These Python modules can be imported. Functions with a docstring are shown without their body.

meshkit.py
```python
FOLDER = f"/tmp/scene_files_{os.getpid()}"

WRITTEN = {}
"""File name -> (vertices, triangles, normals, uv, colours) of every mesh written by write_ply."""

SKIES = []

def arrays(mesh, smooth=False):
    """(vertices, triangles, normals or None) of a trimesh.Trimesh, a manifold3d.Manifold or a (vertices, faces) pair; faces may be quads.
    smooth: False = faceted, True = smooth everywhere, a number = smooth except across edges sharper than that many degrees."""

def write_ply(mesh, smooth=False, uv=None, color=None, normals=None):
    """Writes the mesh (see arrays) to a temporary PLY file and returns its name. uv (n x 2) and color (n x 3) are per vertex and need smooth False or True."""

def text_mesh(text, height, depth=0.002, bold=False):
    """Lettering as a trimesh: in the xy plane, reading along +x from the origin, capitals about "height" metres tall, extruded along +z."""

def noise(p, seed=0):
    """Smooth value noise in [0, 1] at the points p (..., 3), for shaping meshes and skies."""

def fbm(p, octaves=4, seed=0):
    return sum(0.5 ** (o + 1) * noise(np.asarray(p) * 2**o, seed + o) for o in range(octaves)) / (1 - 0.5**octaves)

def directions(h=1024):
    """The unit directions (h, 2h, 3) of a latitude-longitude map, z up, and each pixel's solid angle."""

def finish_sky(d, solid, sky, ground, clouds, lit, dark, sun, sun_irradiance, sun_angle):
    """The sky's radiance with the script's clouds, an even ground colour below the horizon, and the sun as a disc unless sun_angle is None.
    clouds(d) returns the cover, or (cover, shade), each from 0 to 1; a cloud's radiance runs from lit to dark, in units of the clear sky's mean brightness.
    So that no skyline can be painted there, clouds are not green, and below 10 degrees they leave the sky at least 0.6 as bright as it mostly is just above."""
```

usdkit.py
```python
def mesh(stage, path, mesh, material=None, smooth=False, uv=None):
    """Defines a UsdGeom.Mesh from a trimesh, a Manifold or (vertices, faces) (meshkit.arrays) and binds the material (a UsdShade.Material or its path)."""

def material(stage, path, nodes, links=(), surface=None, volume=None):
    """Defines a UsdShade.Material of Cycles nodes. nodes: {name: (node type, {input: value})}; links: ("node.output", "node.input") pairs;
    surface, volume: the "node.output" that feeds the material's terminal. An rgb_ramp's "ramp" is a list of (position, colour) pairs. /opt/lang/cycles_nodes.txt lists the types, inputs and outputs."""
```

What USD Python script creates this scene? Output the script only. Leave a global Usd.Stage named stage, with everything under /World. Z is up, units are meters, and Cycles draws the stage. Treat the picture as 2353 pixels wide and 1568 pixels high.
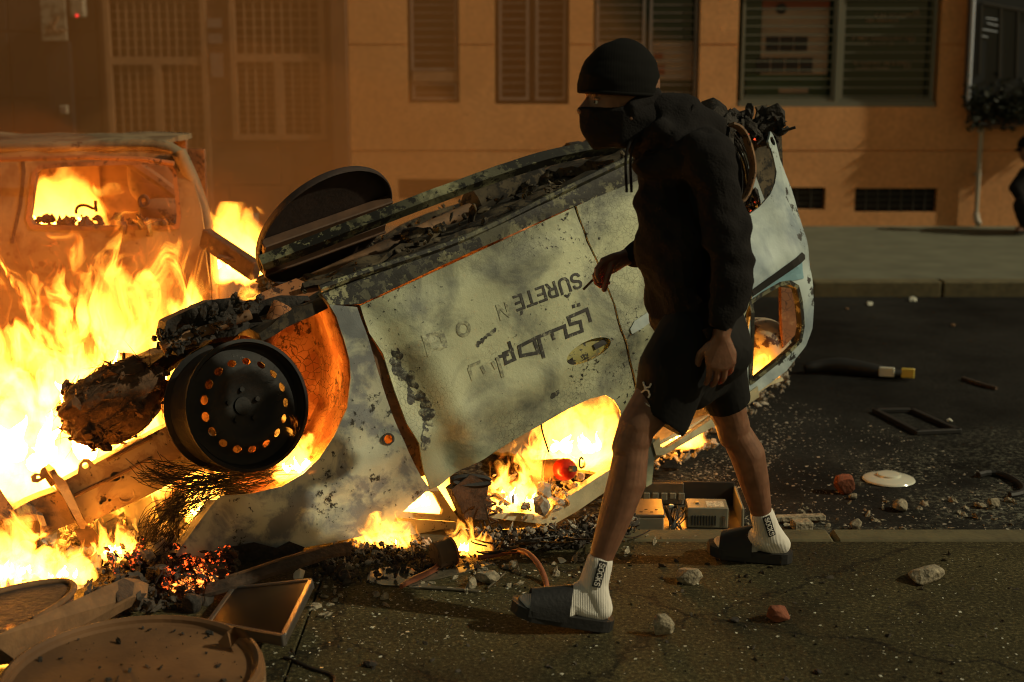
import math, random, numpy as np, trimesh, usdkit, meshkit
import manifold3d as m3
from shapely.geometry import Polygon, LineString, Point, box as sbox
from shapely.ops import unary_union
from pxr import Usd, UsdGeom, UsdLux, UsdShade, Gf, Sdf, Vt

stage = Usd.Stage.CreateInMemory()
UsdGeom.SetStageUpAxis(stage, 'Z')
UsdGeom.Xform.Define(stage, '/World')
UsdGeom.Scope.Define(stage, '/World/Looks')
R = random.Random(7)
NR = np.random.RandomState(7)

# ---------------------------------------------------------------- camera, sky, street light
PITCH = 11.1
H = 1.65
cam = UsdGeom.Camera.Define(stage, '/World/camera')
cam.CreateFocalLengthAttr(50.0)
cam.CreateHorizontalApertureAttr(36.0)
cam.CreateFStopAttr(2.4)
cam.CreateFocusDistanceAttr(4.85)
cam.CreateExposureAttr(0.42)
cam.AddTranslateOp().Set((0, 0, H))
cam.AddRotateXYZOp().Set((90 - PITCH, 0, 0))

LD = np.array([0.79, -0.17, 0.56]); LD /= np.linalg.norm(LD)
dome = UsdLux.DomeLight.Define(stage, '/World/sky')
dome.CreateIntensityAttr(1.0)
usdkit.material(stage, '/World/Looks/night_sky', {
    'sky': ('sky_texture', {'sky_type': 'single_scattering', 'sun_disc': False, 'sun_elevation': math.asin(LD[2]), 'sun_rotation': math.atan2(LD[0], LD[1])}),
    'tint': ('mix', {'mix_type': 'multiply', 'fac': 1.0, 'color2': (1.0, 0.70, 0.32)}),   # sodium street glow of the city
    'bg': ('background_shader', {'strength': 0.042})},
    [('sky.color', 'tint.color1'), ('tint.color', 'bg.color')], surface='bg.background')
UsdShade.MaterialBindingAPI.Apply(dome.GetPrim()).Bind(UsdShade.Material.Get(stage, '/World/Looks/night_sky'))
dome.GetPrim().SetCustomDataByKey('kind', 'structure')
sun = UsdLux.DistantLight.Define(stage, '/World/street_light')
sun.CreateIntensityAttr(0.42)
sun.CreateAngleAttr(1.2)
sun.CreateNormalizeAttr(True)
sun.CreateColorAttr((1.0, 0.90, 0.60))
_q = Gf.Rotation(Gf.Vec3d(0, 0, 1), Gf.Vec3d(*map(float, LD))).GetQuat()
sun.AddOrientOp(UsdGeom.XformOp.PrecisionDouble).Set(_q)

# ---------------------------------------------------------------- helpers
FPX, CX, CY = 3268.0, 1176.5, 784.0
_p = math.radians(PITCH)
C = np.array([0, 0, H])


def ray(u, v):
    x, y = (u - CX) / FPX, -(v - CY) / FPX
    return np.array([x, math.cos(_p) + y * math.sin(_p), -math.sin(_p) + y * math.cos(_p)])


def at_y(u, v, Y):
    r = ray(u, v)
    return C + r * (Y / r[1])


def at_z(u, v, z=0.0):
    r = ray(u, v)
    return C + r * ((z - H) / r[2])


def mat(name, nodes, links=(), surface='p.BSDF', **k):
    return usdkit.material(stage, '/World/Looks/' + name, nodes, links, surface=surface, **k)


USED = {}


def uniq(parent, name):
    k = USED.get((parent, name), 0)
    USED[(parent, name)] = k + 1
    return name if k == 0 else f'{name}_{k:03d}'


def cd(prim, **k):
    for a, b in k.items():
        if b:
            prim.SetCustomDataByKey(a, b)


def cat(*ms):
    out = []
    for m in ms:
        if isinstance(m, (list, tuple)) and not (len(m) == 2 and isinstance(m[0], np.ndarray)):
            out.append(cat(*m))
            continue
        v, f, _ = meshkit.arrays(m)
        out.append(trimesh.Trimesh(v, f, process=False))
    return trimesh.util.concatenate(out) if len(out) > 1 else out[0]


class Thing:
    def __init__(s, name, label=None, category=None, base=(0, 0, 0), group=None, kind=None):
        s.path = '/World/' + uniq('/World', name)
        s.base = np.array(base, float)
        x = UsdGeom.Xform.Define(stage, s.path)
        x.AddTranslateOp().Set(tuple(map(float, base)))
        s.prim = x.GetPrim()
        cd(s.prim, label=label, category=category, group=group, kind=kind)

    def add(s, name, mesh, material, smooth=False, parent=None, label=None, kind=None):
        pp = parent or s.path
        path = pp + '/' + uniq(pp, name)
        v, f, _ = meshkit.arrays(mesh)
        m = usdkit.mesh(stage, path, trimesh.Trimesh(v - s.base, f, process=False), material, smooth=smooth)
        cd(m.GetPrim(), label=label, kind=kind)
        return path


def solo(name, mesh, material, label=None, category=None, smooth=False, group=None, kind=None):
    path = '/World/' + uniq('/World', name)
    v, f, _ = meshkit.arrays(mesh)
    b = (v.min(0) + v.max(0)) / 2 * np.array([1, 1, 0]) + np.array([0, 0, v[:, 2].min()])
    if kind == 'structure':
        b = b * 0
    m = usdkit.mesh(stage, path, trimesh.Trimesh(v - b, f, process=False), material, smooth=smooth)
    m.AddTranslateOp().Set(tuple(map(float, b)))
    cd(m.GetPrim(), label=label, category=category, group=group, kind=kind)
    return path


def bx(x0, x1, y0, y1, z0, z1):
    m = trimesh.creation.box((x1 - x0, y1 - y0, z1 - z0))
    m.apply_translation(((x0 + x1) / 2, (y0 + y1) / 2, (z0 + z1) / 2))
    return m


def frame3(a, up=(0, 0, 1)):
    a = np.array(a, float); a /= np.linalg.norm(a)
    u = np.array(up, float)
    if abs(a @ u) > 0.97:
        u = np.array([1, 0, 0.])
    b = np.cross(u, a); b /= np.linalg.norm(b)
    return a, b, np.cross(a, b)


def obox(c, axes, size, bev=0.0):
    """A box at c with half sizes along three axes, edges chamfered by bev."""
    ax = np.array(axes, float)
    s = np.array(size, float) / 2
    if bev > 0:
        pts = []
        for i in (-1, 1):
            for j in (-1, 1):
                for k in (-1, 1):
                    q = np.array([i, j, k]) * s
                    for d in range(3):
                        e = np.array([i, j, k]) * bev
                        e[d] = 0
                        pts.append(q - e)
        m = trimesh.convex.convex_hull(np.array(pts))
        v, f = np.array(m.vertices), np.array(m.faces)
    else:
        m = trimesh.creation.box(2 * s)
        v, f = np.array(m.vertices), np.array(m.faces)
    if np.linalg.det(ax) < 0:
        f = f[:, ::-1]
    return trimesh.Trimesh(np.array(c) + v @ ax, f, process=False)


def tube(pts, rad, sides=8, cap=True):
    pts = np.array(pts, float)
    n = len(pts)
    rad = np.full(n, rad) if np.ndim(rad) == 0 else np.interp(np.linspace(0, 1, n), np.linspace(0, 1, len(rad)), rad)
    t = np.gradient(pts, axis=0)
    a, b, c = frame3(t[0])
    vs = []
    for i in range(n):
        ti = t[i] / (np.linalg.norm(t[i]) + 1e-12)
        b = b - ti * (b @ ti); b /= np.linalg.norm(b) + 1e-12
        c = np.cross(ti, b)
        ang = np.arange(sides) * 2 * math.pi / sides
        vs.append(pts[i] + rad[i] * (np.cos(ang)[:, None] * b + np.sin(ang)[:, None] * c))
    v = np.vstack(vs)
    f = []
    for i in range(n - 1):
        for j in range(sides):
            k = (j + 1) % sides
            f += [[i * sides + j, i * sides + k, (i + 1) * sides + k], [i * sides + j, (i + 1) * sides + k, (i + 1) * sides + j]]
    if cap:
        v = np.vstack([v, pts[0], pts[-1]])
        for j in range(sides):
            k = (j + 1) % sides
            f += [[n * sides, k, j], [n * sides + 1, (n - 1) * sides + j, (n - 1) * sides + k]]
    return trimesh.Trimesh(v, np.array(f), process=False)


def spline(pts, n=24):
    from scipy.interpolate import CubicSpline
    pts = np.array(pts, float)
    d = np.r_[0, np.cumsum(np.linalg.norm(np.diff(pts, axis=0), axis=1))]
    return CubicSpline(d, pts)(np.linspace(0, d[-1], n))


def lathe(prof, seg=48):
    """profile of (r, z) revolved round z, closed by the profile itself."""
    prof = np.array(prof, float)
    n = len(prof)
    ang = np.arange(seg) * 2 * math.pi / seg
    v = np.array([[r * math.cos(a), r * math.sin(a), z] for a in ang for r, z in prof])
    f = []
    for i in range(seg):
        k = (i + 1) % seg
        for j in range(n - 1):
            f += [[i * n + j, k * n + j, k * n + j + 1], [i * n + j, k * n + j + 1, i * n + j + 1]]
    m = trimesh.Trimesh(v, np.array(f), process=True)
    m.update_faces(m.nondegenerate_faces())
    return m


def place(m, o, e1, e2, e3):
    v, f, _ = meshkit.arrays(m)
    ax = np.array([e1, e2, e3])
    if np.linalg.det(ax) < 0:
        f = f[:, ::-1]
    return trimesh.Trimesh(np.array(o) + v @ ax, f, process=False)


def cs(poly):
    polys = getattr(poly, 'geoms', [poly])
    rings = []
    for g in polys:
        if g.is_empty or g.geom_type != 'Polygon':
            continue
        rings.append(np.array(g.exterior.coords)[:-1])
        rings += [np.array(h.coords)[:-1] for h in g.interiors]
    return m3.CrossSection([np.asarray(r, float) for r in rings], m3.FillRule.EvenOdd)


def rock(size, seed, detail=2, rough=0.28, flat=1.0):
    m = trimesh.creation.icosphere(detail)
    v = np.array(m.vertices)
    n = meshkit.fbm(v * 1.3 + seed * 7.7, 3, seed) - 0.5
    v = v * (1 + rough * 2.2 * n)[:, None]
    r = np.random.RandomState(seed)
    for _ in range(7):                                  # broken faces
        d = r.normal(size=3); d /= np.linalg.norm(d)
        k = r.uniform(0.55, 0.85)
        h = v @ d
        v -= np.outer(np.maximum(h - k, 0) * 0.9, d)
    v = v * np.array(size) / 2
    v[:, 2] *= flat
    a = r.uniform(0, 6.28)
    v = v @ np.array([[math.cos(a), math.sin(a), 0], [-math.sin(a), math.cos(a), 0], [0, 0, 1]])
    return trimesh.Trimesh(v, m.faces, process=False)


def chunks(points, smin, smax, seed, flat=0.6, kind=0):
    """Many small broken bits as one mesh."""
    r = np.random.RandomState(seed)
    base = trimesh.creation.icosphere(1) if kind == 0 else trimesh.creation.box((1, 1, 1))
    bv, bf = np.array(base.vertices), np.array(base.faces)
    V, F, o = [], [], 0
    for p in points:
        s = smin * (smax / smin) ** (r.rand() ** 1.6)
        v = bv * (1 + r.uniform(-.38, .38, (len(bv), 1)))
        v = v * np.array([r.uniform(.5, 1.3), r.uniform(.4, 1.0), r.uniform(.3, .9) * flat]) * s / 2
        q = trimesh.transformations.random_rotation_matrix(r.rand(3))[:3, :3]
        if kind == 1:
            a = r.uniform(0, 6.28)
            q = np.array([[math.cos(a), -math.sin(a), 0], [math.sin(a), math.cos(a), 0], [r.uniform(-.2, .2), r.uniform(-.2, .2), 1]])
        v = v @ q.T
        V.append(v + np.array(p)); F.append(bf + o); o += len(bv)
    return trimesh.Trimesh(np.vstack(V), np.vstack(F), process=False)


def in_px(poly, n, seed, z=0.0, jz=0.0):
    """n random ground points inside the outline given by ground spots."""
    g = Polygon([at_z(u, v, z)[:2] for u, v in poly]).buffer(0)
    r = np.random.RandomState(seed)
    x0, y0, x1, y1 = g.bounds
    out = []
    while len(out) < n:
        x, y = r.uniform(x0, x1), r.uniform(y0, y1)
        if g.contains(Point(x, y)):
            out.append((x, y, z + (r.rand() ** 2) * jz))
    return np.array(out)


# ---------------------------------------------------------------- materials
def simple(name, col, rough=0.7, metal=0.0, noise=0.0, nscale=8, bump=0.0, bscale=40, spec=0.5, extra=None):
    """Base colour varied a little by noise; fine relief by bump."""
    n = {'p': ('principled_bsdf', {'base_color': col, 'roughness': rough, 'metallic': metal, 'specular_ior_level': spec})}
    l = []
    if noise or bump:
        n['g'] = ('geometry', {})
    if noise:
        n['n'] = ('noise_texture', {'scale': nscale, 'detail': 5, 'roughness': .65})
        n['r'] = ('rgb_ramp', {'ramp': [(.3, tuple(c * (1 - noise) for c in col)), (.7, tuple(min(1, c * (1 + noise)) for c in col))]})
        l += [('g.position', 'n.vector'), ('n.fac', 'r.fac'), ('r.color', 'p.base_color')]
    if bump:
        n['bn'] = ('noise_texture', {'scale': bscale, 'detail': 4})
        n['b'] = ('bump', {'strength': bump, 'distance': .01})
        l += [('g.position', 'bn.vector'), ('bn.fac', 'b.height'), ('b.normal', 'p.normal')]
    return mat(name, n, l)


def burnt(name, base, patch, dark, p0=.55, p1=.62, d0=.60, d1=.63, ps=4.0, ds=22.0, crack=0.0, cs_=30.0, rough=.55, hole=None, spec=.35):
    """Scorched paint: patches of grey, flaked black, a net of cracks."""
    n = {'g': ('geometry', {}),
         'pn': ('noise_texture', {'scale': ps, 'detail': 7, 'roughness': .62, 'distortion': .4}),
         'pm': ('map_range', {'from_min': p0, 'from_max': p1, 'clamp': True}),
         'pn2': ('noise_texture', {'scale': ps * .45, 'detail': 3, 'roughness': .5}),
         'pm2': ('map_range', {'from_min': .36, 'from_max': .64, 'to_min': .50, 'to_max': 1.18, 'clamp': True}),
         'dn': ('noise_texture', {'scale': ds, 'detail': 6, 'roughness': .7}),
         'big': ('noise_texture', {'scale': ps * .8, 'detail': 3}),
         'bias': ('math', {'math_type': 'multiply_add', 'value2': .55, 'value3': -.275}),
         'dsum': ('math', {'math_type': 'add'}),
         'dm': ('map_range', {'from_min': d0, 'from_max': d1, 'clamp': True}),
         'c1': ('mix', {'color1': base, 'color2': patch}),
         'c2': ('mix', {'color2': dark}),
         'tone': ('vector_math', {'math_type': 'scale'}),
         'p': ('principled_bsdf', {'roughness': rough, 'specular_ior_level': spec}),
         'bump': ('bump', {'strength': .5, 'distance': .004})}
    l = [('g.position', 'pn.vector'), ('g.position', 'dn.vector'), ('g.position', 'big.vector'), ('g.position', 'pn2.vector'), ('pn2.fac', 'pm2.value'),
         ('pn.fac', 'pm.value'), ('big.fac', 'bias.value1'), ('dn.fac', 'dsum.value1'), ('bias.value', 'dsum.value2'), ('dsum.value', 'dm.value'),
         ('pm.result', 'c1.fac'), ('dm.result', 'c2.fac'), ('c1.color', 'tone.vector1'), ('pm2.result', 'tone.scale'), ('tone.vector', 'c2.color1'), ('dn.fac', 'bump.height'), ('bump.normal', 'p.normal')]
    last = 'c2.color'
    if crack:
        n['cv'] = ('voronoi_texture', {'feature': 'distance_to_edge', 'scale': cs_})
        n['cw'] = ('noise_texture', {'scale': 30, 'detail': 2})
        n['cm'] = ('map_range', {'from_min': 0.015, 'from_max': .05, 'to_min': crack, 'to_max': 0, 'clamp': True})
        n['c3'] = ('mix', {'color2': dark})
        n['wm'] = ('map_range', {'from_min': .45, 'from_max': .6, 'clamp': True})
        n['wn'] = ('noise_texture', {'scale': 3.3, 'detail': 1})
        n['cmul'] = ('math', {'math_type': 'multiply'})
        n['warp'] = ('vector_math', {'math_type': 'multiply_add', 'vector2': (.02, .02, .02)})
        l += [('g.position', 'cw.vector'), ('cw.color', 'warp.vector1'), ('g.position', 'warp.vector3'), ('warp.vector', 'cv.vector'), ('cv.distance', 'cm.value'),
              ('g.position', 'wn.vector'), ('wn.fac', 'wm.value'), ('wm.result', 'cmul.value1'), ('cm.result', 'cmul.value2'), ('cmul.value', 'c3.fac'), ('c2.color', 'c3.color1')]
        last = 'c3.color'
    l.append((last, 'p.base_color'))
    return mat(name, n, l)


M = {}
M['door_paint'] = burnt('door_paint', (.46, .495, .335), (.15, .165, .135), (.018, .018, .015), p0=.45, p1=.63, d0=.625, d1=.66, ps=3.8, ds=52, crack=.5, cs_=60)
M['fender_paint'] = burnt('fender_paint', (.52, .55, .43), (.22, .245, .255), (.03, .03, .025), p0=.44, p1=.56, d0=.60, d1=.66, ps=8.5, ds=34)
M['rear_paint'] = burnt('rear_paint', (.50, .60, .60), (.26, .33, .38), (.03, .03, .03), p0=.46, p1=.62, d0=.61, d1=.64, ps=3.4, ds=15)
M['sill_paint'] = burnt('sill_paint', (.24, .24, .14), (.07, .07, .045), (.012, .012, .010), p0=.44, p1=.52, d0=.48, d1=.52, ps=6, ds=30)
M['arch_metal'] = burnt('arch_metal', (.50, .26, .12), (.32, .13, .05), (.05, .022, .012), p0=.45, p1=.52, d0=.58, d1=.62, ps=7, ds=24, crack=.9, cs_=34, rough=.8)
M['rust'] = burnt('rust', (.22, .12, .06), (.13, .075, .04), (.03, .016, .01), p0=.45, p1=.55, d0=.58, d1=.66, ps=9, ds=40, rough=.75)
M['rail_metal'] = burnt('rail_metal', (.36, .26, .15), (.24, .15, .08), (.05, .025, .012), p0=.48, p1=.56, d0=.60, d1=.66, ps=8, ds=30, rough=.65)
M['char'] = simple('char', (.018, .014, .011), .85, noise=.5, nscale=30, bump=.8, bscale=60)
M['under'] = burnt('under', (.11, .085, .05), (.045, .035, .022), (.012, .01, .008), p0=.42, p1=.55, d0=.5, d1=.58, ps=9, ds=34, rough=.85)
M['rim_black'] = burnt('rim_black', (.0035, .0032, .003), (.009, .006, .0045), (.06, .053, .046), p0=.5, p1=.62, d0=.70, d1=.74, ps=9, ds=45, rough=.65)
M['wire'] = simple('wire', (.02, .015, .012), .6, metal=.3)
M['cream_metal'] = burnt('cream_metal', (.62, .56, .36), (.45, .36, .2), (.05, .035, .02), p0=.5, p1=.66, d0=.66, d1=.7, ps=7, ds=40)
M['letter'] = mat('letter', {'g': ('geometry', {}), 'n': ('noise_texture', {'scale': 60, 'detail': 6, 'roughness': .7}), 'r': ('rgb_ramp', {'ramp': [(.40, (.022, .023, .022)), (.56, (.035, .036, .034)), (.62, (.22, .23, .17))]}), 'p': ('principled_bsdf', {'roughness': .6})},
                  [('g.position', 'n.vector'), ('n.fac', 'r.fac'), ('r.color', 'p.base_color')])
M['letter_faint'] = mat('letter_faint', {'g': ('geometry', {}), 'n': ('noise_texture', {'scale': 45, 'detail': 6, 'roughness': .75}), 'r': ('rgb_ramp', {'ramp': [(.38, (.14, .147, .11)), (.48, (.25, .265, .18)), (.55, (.36, .385, .26))]}), 'p': ('principled_bsdf', {'roughness': .6})},
                        [('g.position', 'n.vector'), ('n.fac', 'r.fac'), ('r.color', 'p.base_color')])
M['soot'] = mat('soot', {'g': ('geometry', {}), 'n': ('noise_texture', {'scale': 34, 'detail': 6, 'roughness': .75}), 'r': ('rgb_ramp', {'ramp': [(.40, (.022, .022, .02)), (.50, (.06, .062, .052)), (.56, (.19, .2, .145)), (.62, (.36, .385, .26))]}), 'p': ('principled_bsdf', {'roughness': .7})},
                [('g.position', 'n.vector'), ('n.fac', 'r.fac'), ('r.color', 'p.base_color')])
M['black'] = simple('black', (.008, .008, .008), .6)
M['hoodie'] = simple('hoodie', (.011, .010, .0105), .95, bump=.35, bscale=140, spec=.15)
M['shorts'] = simple('shorts', (.006, .006, .0065), .7, bump=.15, bscale=60, spec=.2)
M['knit'] = mat('knit', {'g': ('texture_coordinate', {}), 'w': ('wave_texture', {'wave_type': 'bands', 'bands_direction': 'x', 'scale': 70, 'distortion': 2.5}), 'b': ('bump', {'strength': .2, 'distance': .003}), 'p': ('principled_bsdf', {'base_color': (.007, .007, .007), 'roughness': .95, 'specular_ior_level': .1})},
                [('g.object', 'w.vector'), ('w.fac', 'b.height'), ('b.normal', 'p.normal')])
M['skin'] = mat('skin', {'g': ('geometry', {}), 'n': ('noise_texture', {'scale': 35, 'detail': 4}), 'r': ('rgb_ramp', {'ramp': [(.3, (.125, .057, .031)), (.7, (.20, .095, .054))]}), 'b': ('bump', {'strength': .15, 'distance': .004}), 'n2': ('noise_texture', {'scale': 160, 'detail': 3}),
                         'p': ('principled_bsdf', {'roughness': .5, 'subsurface_weight': .12, 'subsurface_scale': .01})},
                [('g.position', 'n.vector'), ('n.fac', 'r.fac'), ('r.color', 'p.base_color'), ('g.position', 'n2.vector'), ('n2.fac', 'b.height'), ('b.normal', 'p.normal')])
M['sock'] = mat('sock', {'g': ('texture_coordinate', {}), 'w': ('wave_texture', {'wave_type': 'bands', 'bands_direction': 'x', 'scale': 60, 'distortion': 1.2}), 'b': ('bump', {'strength': .45, 'distance': .003}), 'p': ('principled_bsdf', {'base_color': (.62, .6, .55), 'roughness': .9})},
                [('g.object', 'w.vector'), ('w.fac', 'b.height'), ('b.normal', 'p.normal')])
M['rubber'] = simple('rubber', (.012, .012, .013), .6, bump=.2, bscale=80)
M['white_print'] = simple('white_print', (.7, .68, .62), .6)
M['sock_print'] = simple('sock_print', (.03, .03, .03), .8)
M['eye'] = simple('eye', (.5, .45, .4), .2)
M['iris'] = simple('iris', (.03, .015, .008), .15)
M['steel'] = simple('steel', (.28, .25, .2), .35, metal=.8, noise=.2, nscale=14)
M['beige_metal'] = simple('beige_metal', (.20, .19, .14), .5, noise=.15, nscale=20)
M['dark_metal'] = simple('dark_metal', (.05, .045, .04), .5, metal=.4)
M['label_paper'] = mat('label_paper', {'g': ('geometry', {}), 'n': ('noise_texture', {'scale': 160, 'detail': 3}), 'r': ('rgb_ramp', {'ramp': [(.42, (.25, .25, .2)), (.5, (.55, .55, .44))]}), 'p': ('principled_bsdf', {'roughness': .6})}, [('g.position', 'n.vector'), ('n.fac', 'r.fac'), ('r.color', 'p.base_color')])
M['screen'] = simple('screen', (.006, .005, .005), .22, bump=.06, bscale=3)
M['screen_frame'] = simple('screen_frame', (.05, .045, .04), .35)
M['cardboard'] = simple('cardboard', (.15, .08, .034), .85, noise=.3, nscale=14, bump=.25, bscale=70)
M['lid'] = burnt('lid', (.17, .085, .035), (.12, .06, .026), (.03, .02, .012), p0=.42, p1=.62, d0=.74, d1=.76, ps=3.5, ds=45, rough=.7)
M['ash'] = simple('ash', (.30, .27, .22), .95, noise=.5, nscale=18)
M['ash_dark'] = simple('ash_dark', (.045, .036, .028), .95, noise=.6, nscale=25)
M['stone'] = simple('stone', (.25, .215, .15), .95, noise=.6, nscale=60, bump=1.0, bscale=60)
M['brick_red'] = simple('brick_red', (.17, .05, .022), .9, noise=.3, nscale=40, bump=.7, bscale=60)
M['ceramic'] = simple('ceramic', (.55, .56, .48), .18)
M['red_paint'] = simple('red_paint', (.55, .03, .012), .25, noise=.2, nscale=20)
M['wood_burnt'] = simple('wood_burnt', (.05, .03, .018), .85, noise=.6, nscale=25, bump=.6, bscale=50)
M['copper'] = simple('copper', (.25, .08, .035), .5, noise=.3, nscale=40)
M['liquid'] = simple('liquid', (.10, .085, .06), .06, noise=.3, nscale=30)
M['glass_bits'] = simple('glass_bits', (.55, .55, .46), .2)
M['seat'] = burnt('seat', (.50, .42, .30), (.36, .2, .1), (.06, .03, .02), p0=.5, p1=.6, ps=6)


def ember_mat(name, col, k):
    return mat(name, {'g': ('geometry', {}), 'n': ('noise_texture', {'scale': 55, 'detail': 4, 'roughness': .7}), 'm': ('map_range', {'from_min': .54, 'from_max': .72, 'to_min': 0, 'to_max': k * 1.6, 'clamp': True}),
                      'p': ('principled_bsdf', {'base_color': (.03, .02, .015), 'roughness': .9, 'emission_color': col})},
               [('g.position', 'n.vector'), ('n.fac', 'm.value'), ('m.result', 'p.emission_strength')])


M['ember'] = ember_mat('ember', (1, .10, .012), 2.6)
M['ember_hot'] = ember_mat('ember_hot', (1, .24, .03), 5.0)

M['reflector'] = simple('reflector', (.55, .42, .08), .3)
M['fibre'] = simple('fibre', (.085, .042, .018), .95, noise=.5, nscale=22, bump=.9, bscale=50)
M['sign_back'] = simple('sign_back', (.022, .011, .008), .7, noise=.4, nscale=12, bump=.2, bscale=60)
M['sign_rail'] = simple('sign_rail', (.07, .035, .018), .5, noise=.3, nscale=16)
M['sign_post'] = simple('sign_post', (.085, .075, .05), .45, noise=.4, nscale=9)
M['van_paint'] = burnt('van_paint', (.21, .15, .085), (.11, .066, .034), (.05, .03, .018), p0=.48, p1=.6, d0=.64, d1=.7, ps=4, ds=20, rough=.7)
M['van_rust'] = burnt('van_rust', (.24, .11, .05), (.16, .08, .04), (.04, .02, .012), ps=5, ds=22, rough=.8)

# ground surfaces
M['pavement'] = mat('pavement', {
    'g': ('geometry', {}),
    'n1': ('noise_texture', {'scale': 75, 'detail': 4, 'roughness': .85}), 'r1': ('rgb_ramp', {'ramp': [(.36, (.008, .007, .003)), (.47, (.040, .034, .013)), (.58, (.075, .063, .026)), (.66, (.22, .19, .11))]}),
    'n2': ('noise_texture', {'scale': 1.6, 'detail': 5, 'roughness': .6}), 'm2': ('map_range', {'from_min': .32, 'from_max': .68, 'to_min': .42, 'to_max': 1.25, 'clamp': True}),
    's': ('vector_math', {'math_type': 'scale'}), 'b': ('bump', {'strength': .7, 'distance': .006}),
    'cn': ('noise_texture', {'scale': 5, 'detail': 5, 'roughness': .7}), 'cwp': ('vector_math', {'math_type': 'multiply_add', 'vector2': (.28, .28, .28)}), 'cv': ('voronoi_texture', {'feature': 'distance_to_edge', 'scale': .75}), 'cm': ('map_range', {'from_min': .002, 'from_max': .010, 'to_min': .25, 'to_max': 1, 'clamp': True}), 's2': ('vector_math', {'math_type': 'scale'}),
    'st': ('noise_texture', {'scale': 4.5, 'detail': 6, 'roughness': .7}), 'stm': ('map_range', {'from_min': .60, 'from_max': .70, 'to_min': 1, 'to_max': .35, 'clamp': True}), 'cst': ('math', {'math_type': 'multiply'}),
    'p': ('principled_bsdf', {'roughness': .8, 'specular_ior_level': .2})},
    [('g.position', 'n1.vector'), ('n1.fac', 'r1.fac'), ('g.position', 'n2.vector'), ('n2.fac', 'm2.value'), ('r1.color', 's.vector1'), ('m2.result', 's.scale'), ('g.position', 'cn.vector'), ('cn.color', 'cwp.vector1'), ('g.position', 'cwp.vector3'), ('cwp.vector', 'cv.vector'), ('cv.distance', 'cm.value'), ('g.position', 'st.vector'), ('st.fac', 'stm.value'), ('cm.result', 'cst.value1'), ('stm.result', 'cst.value2'), ('s.vector', 's2.vector1'), ('cst.value', 's2.scale'), ('s2.vector', 'p.base_color'), ('n1.fac', 'b.height'), ('b.normal', 'p.normal')])
M['kerb'] = simple('kerb', (.095, .08, .038), .85, noise=.35, nscale=9, bump=.3, bscale=70)
M['far_pavement'] = simple('far_pavement', (.105, .108, .072), .9, noise=.25, nscale=3, bump=.2, bscale=30)
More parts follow.
